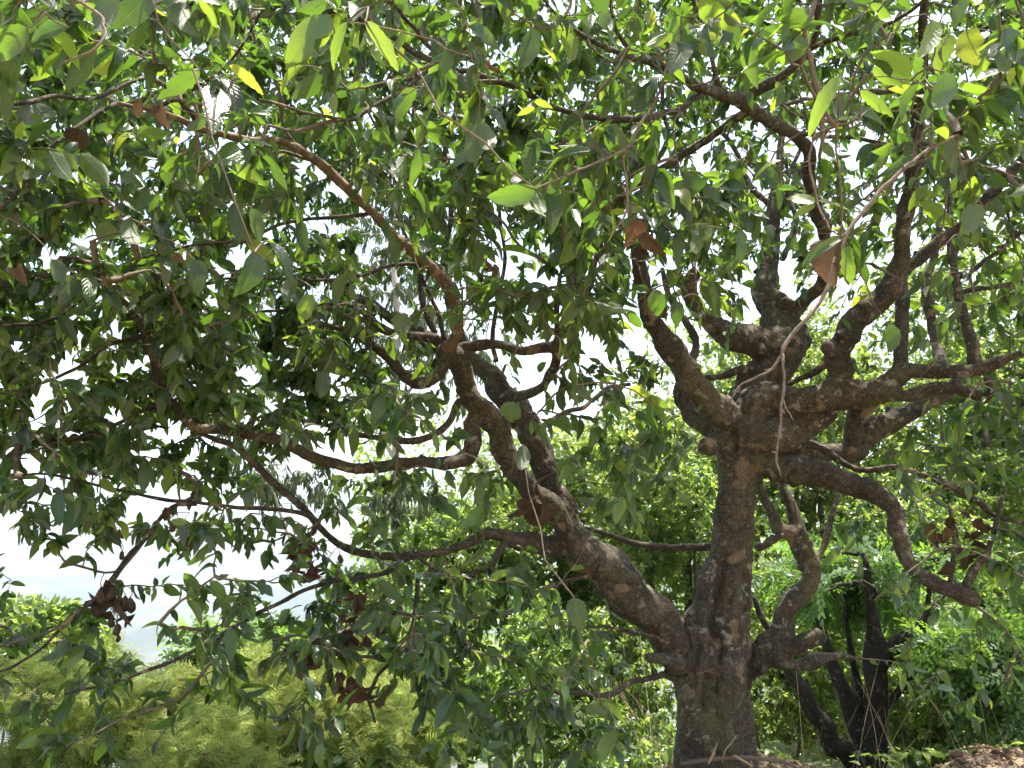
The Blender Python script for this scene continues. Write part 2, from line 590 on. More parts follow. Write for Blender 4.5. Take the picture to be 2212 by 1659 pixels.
def frond_shape(pairs, seed, kind):
    """A whole spray as one leaf: 'pinnate' leaflets or a 'feather' of narrow scale-leaved branchlets."""
    g = np.random.default_rng(seed)
    V, T, UVS = [], [], []
    droop = g.uniform(0.15, 0.6)

    def put(x, y, z, u):
        V.append((x, 0.0, y, 0.0, z))
        UVS.append((0.5, u))
        return len(V) - 1

    def zc(y):
        return -droop * 0.5 * y * y
    a, b, c = put(-0.02, 0, 0, 0), put(0.02, 0, 0, 0), put(0, 1, 0, 1)
    V[c] = (0, 0, 1, zc(1), 0)
    T.append((a, b, c))
    for i in range(pairs):
        y = (i + 0.6) / pairs
        for s in (-1, 1):
            if kind == 'pinnate':
                L = 0.5 * (1 - 0.35 * abs(2 * y - 0.9)) * g.uniform(.85, 1.1)
                yy = y + (0.5 / pairs if s > 0 else 0)
                wv = 0.55 / pairs * 0.85
                up = g.uniform(-0.15, 0.1)
                i0 = put(0, yy, 0, yy)
                i1 = put(s * L * 0.5, yy + wv + 0.05, up * .5, yy)
                i2 = put(s * L, yy + 0.12, up, yy)
                i3 = put(s * L * 0.5, yy - wv + 0.05, up * .5, yy)
                for i_ in (i0, i1, i2, i3):
                    x_, _, y_, _, z_ = V[i_]
                    V[i_] = (x_, 0, y_, zc(y_), z_)
                T.append((i0, i1, i2))
                T.append((i0, i2, i3))
            else:
                L = 0.5 * (0.35 + 0.75 * math.sin(math.pi * min(0.98, y * 0.9 + 0.1))) * g.uniform(.75, 1.1)
                fw = 0.22 * g.uniform(.7, 1.2)
                up = g.uniform(-0.25, 0.18)
                wv = 0.018
                pts = [(0, y - wv), (s * L * 0.55, y + fw * 0.45 - wv * 1.6), (s * L, y + fw), (s * L * 0.5, y + fw * 0.45 + wv * 2.2), (0, y + wv)]
                ii = []
                for (x_, y_) in pts:
                    q_ = put(x_, y_, up * abs(x_) * 2, y_)
                    V[q_] = (x_, 0, y_, zc(y_), up * abs(x_) * 2)
                    ii.append(q_)
                T += [(ii[0], ii[1], ii[3]), (ii[1], ii[2], ii[3]), (ii[0], ii[3], ii[4])]
                for m in (0.35, 0.7):
                    bx, by = s * L * m, y + fw * m
                    q0 = put(bx, by, 0, by)
                    q1 = put(bx + s * 0.02, by + 0.055, 0.02, by)
                    q2 = put(bx + s * 0.07, by - 0.012, -0.02, by)
                    for q_ in (q0, q1, q2):
                        x_, _, y_, _, z_ = V[q_]
                        V[q_] = (x_, 0, y_, zc(y_), z_ + up * abs(x_) * 2)
                    T.append((q0, q1, q2))
    return np.array(V), np.zeros((0, 4), int), np.array(T), np.array(UVS)


SH_NEAR = [leaf_shape(8, 100 + i, acum=0.8 + 0.04 * (i % 5)) for i in range(10)]
SH_HERO = [leaf_shape(15, 300 + i, acum=0.72 + 0.05 * (i % 4), serr=0.025) for i in range(8)]
SH_FAR = [leaf_shape(4, 200 + i, acum=0.8) for i in range(8)]
SH_GUM = [leaf_shape(5, 400 + i, acum=0.7, fold=0.1) for i in range(6)]
SH_DEAD = [leaf_shape(13, 500 + i, acum=0.75, fold=0.8 + 0.25 * i, droop=0.9 + 0.25 * ((i * 2) % 5), serr=0.12) for i in range(6)]
SH_PINN = [frond_shape(6, 600 + i, 'pinnate') for i in range(5)]
SH_FEATH = [frond_shape(7, 700 + i, 'feather') for i in range(6)]


class Leaves:
    def __init__(s):
        s.a = []

    def add(s, pos, d, nrm, ln, wd, var, tint):
        s.a.append([np.asarray(x) for x in (pos, d, nrm, ln, wd, var, tint)])

    def cat(s):
        return [np.concatenate([x[i] for x in s.a]) for i in range(7)]


def place_leaves(parent, L, shapes, mat, nparts, name='leaf', rest='foliage', minpx=0.0):
    """The nparts leaves that show largest become leaf objects sharing meshes; the others one foliage mesh."""
    pos, d, nrm, ln, wd, var, tint = L.cat() if isinstance(L, Leaves) else L
    d = norm(d)
    nrm = norm(nrm - d * np.sum(nrm * d, -1, keepdims=True))
    side = np.cross(d, nrm)
    c = pos + d * (ln * 0.5)[:, None]
    px, py, f = project(c)
    vis = (px > 8) & (px < 2204) & (py > 8) & (py < 1651) & (f > 0.3)
    view = norm(c - EYE)
    facing = 0.3 + 0.7 * np.abs(np.sum(view * nrm, -1))
    score = np.where(vis, ln * wd / np.maximum(f, 0.3) ** 2 * facing, 0)
    order = np.argsort(-score)
    sel = order[:nparts]
    sel = sel[score[sel] > 0]
    mask = np.ones(len(pos), bool)
    mask[sel] = False
    mb = MB()
    for k, (v, q, t, uv) in enumerate(shapes):
        m = mask & (var % len(shapes) == k)
        n = int(m.sum())
        if not n:
            continue
        P, D_, N_, S_, l, wv = pos[m], d[m], nrm[m], side[m], ln[m], wd[m]
        X = (v[None, :, 0] * wv[:, None] + v[None, :, 1] * l[:, None])[..., None] * S_[:, None, :]
        Y = (v[None, :, 2] * l[:, None])[..., None] * D_[:, None, :]
        Z = (v[None, :, 3] * l[:, None] + v[None, :, 4] * wv[:, None])[..., None] * N_[:, None, :]
        W = P[:, None, :] + X + Y + Z
        off = (np.arange(n) * len(v))[:, None, None]
        mb.add(W.reshape(-1, 3), (q[None] + off).reshape(-1, 4) if len(q) else None, (t[None] + off).reshape(-1, 3),
               tint=np.repeat(tint[m], len(v)), uv=np.tile(uv, (n, 1)))
    if mb.n:
        mb.build(rest, mat, parent, 'stuff')
    cache = {}
    ploc = Vector(parent.location)
    for i in sel:
        k = int(var[i] % len(shapes))
        tq = int(round(float(tint[i]) * 5))
        asp = round(float(wd[i] / ln[i]) * 8) / 8
        asp = min(max(asp, 0.125), 1.0)
        key = (k, tq, asp)
        if key not in cache:
            v, q, t, uv = shapes[k]
            b = MB()
            b.add(np.stack([v[:, 0] * asp + v[:, 1], v[:, 2], v[:, 3] + v[:, 4] * asp], -1), q, t, tint=tq / 5, uv=uv)
            cache[key] = b.mesh(name, mat)
        o = bpy.data.objects.new(name, cache[key])
        COL.objects.link(o)
        o.parent = parent
        l_ = float(ln[i])
        s_, d_, n_ = side[i] * l_, d[i] * l_, nrm[i] * l_
        p_ = pos[i]
        M = Matrix(((s_[0], d_[0], n_[0], p_[0] - ploc[0]), (s_[1], d_[1], n_[1], p_[1] - ploc[1]), (s_[2], d_[2], n_[2], p_[2] - ploc[2]), (0, 0, 0, 1)))
        o.matrix_local = M


# ------------------------------------------------------------------ twig growth


def grow(nodes, att, g, maxlen, sag=0.06, jit=0.10, k=6):
    """Ties every point of att to the nearest wood with a bent twig; later twigs may start on earlier ones."""
    n0 = len(nodes)
    cap = n0 + len(att) * (k - 1)
    N = np.zeros((cap, 3), np.float32)
    N[:n0] = nodes
    own = np.full(cap, -1, np.int64)
    n = n0
    d0 = np.full(len(att), 1e9)
    for i in range(0, n0, 400):
        dd = np.linalg.norm(att[:, None, :].astype(np.float32) - N[None, i:min(i + 400, n0)], axis=-1).min(1)
        d0 = np.minimum(d0, dd)
    order = np.argsort(d0 + g.normal(0, 0.08, len(att)))
    paths, parents = [], []
    t = np.linspace(0, 1, k)[:, None]
    for i in order:
        a = att[i].astype(np.float32)
        df = N[:n] - a
        dd = np.einsum('ij,ij->i', df, df)
        j = int(np.argmin(dd))
        L = math.sqrt(float(dd[j]))
        if L > maxlen or L < 0.02:
            continue
        p0 = N[j]
        mid = 0.5 * (p0 + a) + g.normal(0, jit * L, 3) + np.array([0, 0, sag * L])
        path = (1 - t) ** 2 * p0 + 2 * t * (1 - t) * mid + t ** 2 * a
        path[1:-1] += g.normal(0, 0.022 * L, (k - 2, 3))
        N[n:n + k - 1] = path[1:]
        own[n:n + k - 1] = len(paths)
        n += k - 1
        parents.append(own[j])
        paths.append(path)
    paths = np.array(paths)
    cnt = np.ones(len(paths))
    for i in range(len(paths) - 1, -1, -1):
        if parents[i] >= 0:
            cnt[parents[i]] += cnt[i]
    return paths, np.array(parents), cnt


def twig_mesh(mb, paths, r0, r1, sides=4):
    n, k, _ = paths.shape
    T = norm(np.gradient(paths, axis=1))
    ref = np.array([0.36, 0.48, 0.8])
    A = norm(np.cross(T, ref))
    B = np.cross(T, A)
    rad = r0[:, None] + (r1 - r0)[:, None] * np.linspace(0, 1, k)[None]
    a = np.arange(sides) / sides * 2 * math.pi
    ring = np.cos(a)[None, None, :, None] * A[:, :, None] + np.sin(a)[None, None, :, None] * B[:, :, None]
    v = paths[:, :, None, :] + ring * rad[:, :, None, None]
    i = (np.arange(n) * k * sides)[:, None, None] + (np.arange(k - 1) * sides)[None, :, None]
    j = np.arange(sides)[None, None]
    j2 = (j + 1) % sides
    q = np.stack([i + j, i + j2, i + sides + j2, i + sides + j], -1).reshape(-1, 4)
    mb.add(v.reshape(-1, 3), q)


def leaves_on(paths, g, per, ln, asp, tint_fn, tmin=0.3, droop=0.7, nvar=10, updown=0.5, lnsd=0.16, face=0.0):
    """Alternate leaves along the outer part of each twig, hanging by droop."""
    n, k, _ = paths.shape
    t = np.linspace(tmin, 1.0, per)[None] + g.normal(0, 0.05, (n, per))
    t = np.clip(t, 0.02, 1.0) * (k - 1)
    i = np.minimum(t.astype(int), k - 2)
    f = (t - i)[..., None]
    ar = np.arange(n)[:, None]
    pos = paths[ar, i] * (1 - f) + paths[ar, i + 1] * f
    T = norm(paths[ar, i + 1] - paths[ar, i])
    ref = norm(g.normal(0, 1, (n, 1, 3)))
    A = norm(np.cross(T, np.broadcast_to(ref, T.shape)))
    B = np.cross(T, A)
    ang = (np.arange(per)[None] * 2.4 + g.normal(0, 0.5, (n, per)))[..., None]
    out = np.cos(ang) * A + np.sin(ang) * B
    d = T * g.uniform(0.2, 0.9, (n, per, 1)) + out * 0.9
    d = d + np.array([0, 0, -1]) * (droop * g.uniform(0.3, 1.7, (n, per, 1)))
    d = norm(d)
    nr = np.array([0, 0, 1.0]) * updown + g.normal(0, 0.55, (n, per, 3)) + out * 0.35
    if face:
        nr = nr + np.array([0, -face, 0])
    l = ln * np.exp(g.normal(0, lnsd, (n, per)))
    wd = l * asp * np.exp(g.normal(0, 0.12, (n, per)))
    tint = tint_fn(pos, np.linspace(0, 1, per)[None] + np.zeros((n, 1)))
    var = g.integers(0, nvar * 7, (n, per))
    fl = lambda x: x.reshape(-1, *x.shape[2:])
    return [fl(pos), fl(d), fl(nr), fl(l), fl(wd), fl(var), fl(np.clip(tint, 0, 1))]

# ------------------------------------------------------------------ the old tree on the bank
BASE = U(1550, 1640, 4.45)
TREE = thing('old_tree', 'gnarled old grey-brown tree with thick twisting limbs rooted on the earth bank', 'tree', BASE)


def ctl(rows):
    """rows: (px, py, width in px, D) -> xyz, radius"""
    return np.array([[*U(x, y, D), UR(wd, D)] for x, y, wd, D in rows])


TRUNK = [
    [(1512, 1680, 104, 4.42), (1508, 1600, 98, 4.42), (1507, 1520, 92, 4.42), (1512, 1440, 92, 4.42), (1528, 1350, 84, 4.42), (1548, 1270, 82, 4.42), (1572, 1190, 78, 4.42),
     (1583, 1100, 76, 4.42), (1590, 1000, 80, 4.42), (1592, 940, 96, 4.42), (1596, 905, 100, 4.42)],
    [(1588, 1680, 84, 4.36), (1574, 1590, 74, 4.37), (1566, 1500, 76, 4.38), (1572, 1400, 74, 4.38), (1583, 1300, 64, 4.40), (1598, 1200, 54, 4.42), (1603, 1100, 54, 4.42), (1606, 1000, 58, 4.42), (1612, 930, 70, 4.42)],
    [(1612, 1680, 46, 4.36), (1616, 1600, 36, 4.35), (1611, 1540, 30, 4.36), (1602, 1480, 22, 4.38)],
    [(1545, 1690, 140, 4.55), (1548, 1560, 120, 4.55), (1552, 1430, 110, 4.52), (1570, 1320, 90, 4.5)],
    [(1598, 1420, 46, 4.38), (1603, 1340, 38, 4.38), (1611, 1240, 30, 4.40), (1614, 1170, 24, 4.41)],
]
LIMBS = {
    'low_left': [(1500, 1490, 60, 4.60), (1474, 1436, 74, 4.56), (1450, 1376, 82, 4.50), (1412, 1318, 84, 4.42), (1350, 1262, 86, 4.32), (1290, 1222, 86, 4.22), (1248, 1195, 74, 4.18)],
    'left_front': [(1262, 1205, 70, 4.18), (1222, 1150, 56, 4.12), (1181, 1093, 48, 4.08), (1122, 1037, 46, 4.04), (1094, 999, 48, 4.02), (1080, 954, 50, 4.0), (1070, 915, 52, 3.98), (1048, 884, 52, 3.96), (1018, 860, 46, 3.94),
                   (1004, 832, 46, 3.92), (993, 800, 46, 3.9), (979, 772, 44, 3.88), (948, 762, 36, 3.86)],
    'left_rear': [(1262, 1200, 60, 4.25), (1228, 1120, 46, 4.3), (1202, 1066, 46, 4.34), (1180, 1022, 52, 4.36), (1163, 975, 58, 4.38), (1149, 930, 60, 4.4), (1122, 893, 52, 4.42), (1095, 860, 52, 4.44), (1072, 826, 48, 4.46), (1045, 794, 40, 4.5), (1014, 770, 30, 4.55), (985, 712, 24, 4.62), (968, 640, 20, 4.7)],
    'long_arch': [(958, 765, 30, 3.86), (968, 750, 28, 3.84), (986, 726, 26, 3.80), (990, 688, 24, 3.74), (983, 646, 25, 3.66), (958, 604, 25, 3.58), (925, 572, 25, 3.5), (862, 521, 24, 3.38), (800, 455, 24, 3.24), (750, 405, 24, 3.12),
                  (692, 355, 23, 3.0), (640, 318, 22, 2.92), (600, 305, 21, 2.88), (545, 303, 20, 2.82), (490, 291, 20, 2.76), (430, 279, 19, 2.7), (375, 252, 17, 2.64), (320, 235, 15, 2.58), (250, 222, 13, 2.5)],
    'curl_left': [(962, 775, 24, 3.86), (955, 801, 24, 3.84), (938, 818, 25, 3.82), (903, 824, 26, 3.8), (879, 813, 25, 3.78), (851, 782, 24, 3.76), (816, 754, 22, 3.74), (786, 733, 20, 3.72), (755, 714, 18, 3.7), (715, 704, 14, 3.66), (660, 690, 11, 3.6)],
    'upper_left': [(952, 742, 26, 3.9), (906, 716, 25, 3.96), (858, 697, 25, 4.0), (830, 678, 22, 4.04), (788, 650, 18, 4.1), (738, 628, 16, 4.14), (690, 596, 13, 4.2), (640, 560, 10, 4.26)],
    'mid_left': [(945, 730, 22, 3.84), (920, 728, 22, 3.8), (872, 724, 20, 3.76), (837, 717, 19, 3.72), (806, 694, 17, 3.68), (780, 672, 15, 3.64), (735, 655, 13, 3.58), (650, 668, 11, 3.5), (560, 672, 10, 3.42)],
    'cross_right': [(992, 752, 24, 3.9), (1038, 744, 24, 3.86), (1083, 746, 23, 3.84), (1129, 758, 24, 3.82), (1170, 750, 25, 3.8), (1200, 747, 24, 3.78), (1204, 718, 16, 3.76), (1201, 683, 14, 3.74), (1205, 641, 14, 3.72), (1214, 585, 11, 3.7), (1240, 520, 9, 3.66)],
    'loop_right': [(1100, 852, 26, 4.3), (1129, 853, 24, 4.2), (1152, 846, 21, 4.1), (1177, 828, 21, 4.0), (1194, 795, 22, 3.9), (1202, 764, 23, 3.82), (1202, 746, 22, 3.78)],
    'hook_left': [(1040, 892, 40, 3.96), (1014, 912, 36, 3.92), (1020, 940, 32, 3.9), (1024, 966, 34, 3.88), (1010, 988, 32, 3.86), (969, 998, 28, 3.82), (910, 999, 26, 3.78), (847, 1006, 25, 3.74), (788, 1008, 24, 3.7), (720, 1003, 25, 3.66), (660, 983, 25, 3.6), (606, 950, 25, 3.54),
                  (548, 938, 24, 3.48), (493, 928, 24, 3.42), (440, 928, 22, 3.36), (405, 912, 22, 3.32), (367, 867, 21, 3.28), (351, 838, 21, 3.26), (335, 780, 21, 3.22), (318, 721, 21, 3.18), (286, 666, 20, 3.14), (256, 630, 18, 3.1), (219, 610, 15, 3.06), (160, 580, 12, 3.0)],
    'bowed_left': [(990, 866, 18, 3.95), (985, 880, 18, 3.94), (976, 902, 18, 3.92), (960, 924, 18, 3.9), (927, 943, 18, 3.87), (879, 954, 18, 3.83), (833, 950, 16, 3.8), (788, 943, 16, 3.76), (735, 930, 14, 3.72), (690, 915, 11, 3.68), (640, 905, 9, 3.64)],
    'low_branch': [(1262, 1195, 56, 4.2), (1212, 1180, 44, 4.14), (1173, 1177, 42, 4.1), (1125, 1170, 37, 4.06), (1076, 1157, 30, 4.02), (1053, 1155, 27, 4.0), (1011, 1173, 21, 3.95), (963, 1187, 19, 3.9), (914, 1197, 17, 3.86), (866, 1203, 17, 3.82), (817, 1200, 18, 3.78),
                   (762, 1191, 18, 3.74), (720, 1170, 17, 3.7), (691, 1138, 17, 3.66), (655, 1096, 17, 3.62), (620, 1068, 18, 3.58), (596, 1050, 18, 3.56), (559, 1010, 18, 3.52), (511, 966, 16, 3.48), (470, 950, 14, 3.45), (427, 933, 12, 3.42)],
    'fork_left': [(1588, 925, 80, 4.42), (1566, 898, 74, 4.38), (1528, 865, 66, 4.32), (1492, 818, 58, 4.26), (1465, 780, 53, 4.22), (1432, 737, 46, 4.18), (1416, 700, 42, 4.15), (1400, 668, 36, 4.12), (1393, 620, 34, 4.1), (1382, 575, 34, 4.08), (1376, 530, 28, 4.05), (1368, 470, 22, 4.02), (1350, 400, 16, 3.98)],
    'fork_left_rear': [(1560, 945, 46, 4.5), (1528, 928, 42, 4.55), (1502, 908, 38, 4.6), (1483, 875, 34, 4.65), (1470, 842, 28, 4.7), (1476, 800, 24, 4.75), (1496, 770, 20, 4.8), (1502, 735, 18, 4.84), (1482, 700, 17, 4.88), (1450, 650, 14, 4.94), (1430, 580, 12, 5.0)],
    'knob': [(1555, 950, 40, 4.36), (1530, 962, 38, 4.27), (1516, 964, 36, 4.2)],
    'fork_middle': [(1604, 900, 80, 4.5), (1622, 850, 78, 4.6), (1650, 805, 88, 4.68), (1680, 770, 104, 4.72), (1690, 725, 96, 4.76), (1682, 680, 82, 4.8), (1662, 640, 60, 4.84), (1658, 585, 46, 4.9), (1664, 520, 36, 4.96), (1672, 451, 30, 5.02), (1680, 370, 22, 5.1), (1690, 290, 16, 5.2)],
    'burl_arm': [(1668, 760, 66, 4.72), (1638, 748, 60, 4.66), (1590, 728, 56, 4.6), (1560, 716, 50, 4.58), (1528, 692, 40, 4.55), (1504, 668, 36, 4.53), (1492, 635, 34, 4.52), (1494, 602, 34, 4.52), (1502, 590, 30, 4.52)],
    'upright_arm': [(1690, 690, 44, 4.78), (1710, 674, 36, 4.74), (1745, 643, 32, 4.68), (1774, 614, 29, 4.6), (1787, 570, 26, 4.52), (1786, 538, 26, 4.45), (1779, 497, 28, 4.36), (1758, 434, 30, 4.2), (1746, 375, 29, 4.04), (1752, 335, 29, 3.92), (1712, 290, 30, 3.78), (1658, 257, 30, 3.64), (1616, 229, 29, 3.5),
                    (1560, 201, 26, 3.34), (1508, 187, 24, 3.2), (1473, 167, 22, 3.1), (1421, 139, 20, 2.96), (1369, 125, 17, 2.84), (1300, 97, 15, 2.7), (1247, 69, 14, 2.58), (1200, 30, 12, 2.46), (1150, -30, 11, 2.3)],
    'top_right': [(1606, 224, 24, 3.48), (1630, 200, 23, 3.44), (1682, 170, 23, 3.36), (1716, 142, 22, 3.3), (1744, 111, 20, 3.24), (1761, 69, 19, 3.16), (1768, 0, 18, 3.05), (1775, -80, 15, 2.95)],
    'fork_right': [(1612, 910, 78, 4.4), (1645, 866, 58, 4.34), (1678, 855, 52, 4.3), (1727, 863, 56, 4.26), (1779, 864, 60, 4.22), (1810, 841, 56, 4.18), (1814, 796, 50, 4.16), (1808, 754, 52, 4.14), (1828, 719, 49, 4.1), (1866, 685, 50, 4.06), (1904, 650, 52, 4.02), (1928, 620, 47, 3.98), (1941, 580, 38, 3.94),
                   (1953, 486, 34, 3.84), (1970, 417, 33, 3.76), (1977, 347, 30, 3.68), (1981, 278, 28, 3.6), (1986, 208, 26, 3.5), (1992, 100, 22, 3.36), (2000, 0, 18, 3.2), (2010, -90, 14, 3.05)],
    'knot': [(1806, 760, 40, 4.12), (1790, 752, 32, 4.06), (1784, 748, 22, 4.02)],
    'diagonal_right': [(1925, 625, 32, 4.0), (1950, 590, 26, 3.98), (1988, 556, 26, 3.94), (2040, 514, 26, 3.88), (2092, 476, 25, 3.82), (2127, 438, 24, 3.76), (2161, 392, 25, 3.7), (2212, 340, 26, 3.62), (2290, 270, 22, 3.5), (2360, 190, 18, 3.4)],
    'right_reach': [(1790, 862, 56, 4.22), (1849, 850, 56, 4.16), (1901, 838, 58, 4.1), (1936, 812, 50, 4.06), (1960, 800, 38, 4.03), (1988, 802, 32, 4.0), (2040, 803, 30, 3.96), (2092, 799, 32, 3.92), (2134, 789, 30, 3.88), (2179, 771, 20, 3.84), (2212, 761, 17, 3.8), (2300, 735, 14, 3.7)],
    'right_upright': [(1935, 808, 34, 4.06), (1949, 780, 32, 4.06), (1951, 735, 29, 4.08), (1950, 702, 28, 4.1), (1953, 650, 27, 4.14), (1950, 600, 24, 4.2), (1955, 540, 20, 4.3), (1962, 470, 16, 4.4)],
    'right_lower_reach': [(1890, 850, 40, 4.1), (1930, 853, 32, 4.04), (1970, 854, 30, 4.0), (2022, 838, 27, 3.95), (2075, 844, 26, 3.9), (2115, 858, 23, 3.86), (2137, 856, 20, 3.83), (2141, 838, 18, 3.8), (2128, 815, 14, 3.78)],
    'fork_right_low': [(1615, 950, 80, 4.4), (1658, 938, 88, 4.36), (1710, 926, 78, 4.34), (1762, 903, 60, 4.33), (1797, 884, 42, 4.32)],
    'right_rear': [(1700, 960, 50, 4.5), (1760, 975, 40, 4.55), (1800, 982, 36, 4.58), (1842, 974, 42, 4.6), (1872, 944, 44, 4.62), (1918, 915, 41, 4.64), (1970, 885, 37, 4.66), (2015, 865, 31, 4.68), (2042, 850, 24, 4.7), (2080, 800, 18, 4.75)],
    'right_rear_rise': [(1842, 962, 34, 4.6), (1845, 925, 37, 4.58), (1855, 890, 38, 4.54), (1880, 862, 38, 4.5)],
    'right_sweep': [(1625, 985, 62, 4.42), (1662, 1002, 60, 4.36), (1695, 1006, 60, 4.3), (1745, 1008, 58, 4.24), (1788, 1022, 53, 4.18), (1831, 1045, 47, 4.12), (1877, 1063, 44, 4.06), (1918, 1088, 40, 4.0), (1937, 1115, 37, 3.96), (1941, 1145, 33, 3.93), (1949, 1180, 32, 3.9), (1958, 1212, 31, 3.87), (1980, 1237, 30, 3.84), (2017, 1256, 30, 3.8), (2059, 1274, 32, 3.76), (2092, 1290, 36, 3.72), (2113, 1301, 32, 3.7)],
    'right_sweep_burl': [(1715, 1012, 40, 4.26), (1724, 1032, 34, 4.22), (1738, 1026, 26, 4.2)],
    'low_right': [(1585, 1475, 70, 4.56), (1615, 1436, 66, 4.54), (1645, 1412, 60, 4.50), (1672, 1400, 58, 4.46), (1688, 1378, 54, 4.46), (1690, 1348, 42, 4.46), (1693, 1318, 42, 4.46), (1712, 1294, 43, 4.46), (1735, 1278, 40, 4.48), (1748, 1256, 38, 4.5), (1750, 1225, 44, 4.52), (1738, 1193, 44, 4.54), (1724, 1163, 48, 4.56), (1706, 1150, 34, 4.57),
                  (1678, 1138, 28, 4.58), (1664, 1104, 22, 4.6), (1648, 1067, 21, 4.62), (1641, 1030, 19, 4.64), (1636, 990, 16, 4.66)],
    'low_right_fork': [(1728, 1162, 38, 4.56), (1712, 1104, 28, 4.6), (1697, 1067, 24, 4.64), (1687, 1030, 20, 4.68), (1680, 985, 16, 4.72)],
    'low_right_twin': [(1752, 1235, 24, 4.52), (1768, 1205, 18, 4.54), (1777, 1185, 16, 4.56), (1789, 1141, 15, 4.6), (1802, 1100, 13, 4.64), (1816, 1055, 11, 4.7)],
    'broken_stub': [(1690, 1398, 42, 4.44), (1716, 1394, 38, 4.4), (1747, 1376, 37, 4.36), (1774, 1366, 32, 4.33)],
    'low_right_reach': [(1676, 1420, 44, 4.44), (1704, 1434, 28, 4.42), (1735, 1434, 25, 4.42), (1765, 1426, 25, 4.42), (1790, 1418, 20, 4.44), (1820, 1417, 12, 4.48), (1865, 1424, 8, 4.52)],
    'left_snag': [(1470, 1440, 40, 4.36), (1440, 1424, 32, 4.28), (1412, 1420, 26, 4.22), (1400, 1420, 20, 4.18)],
}
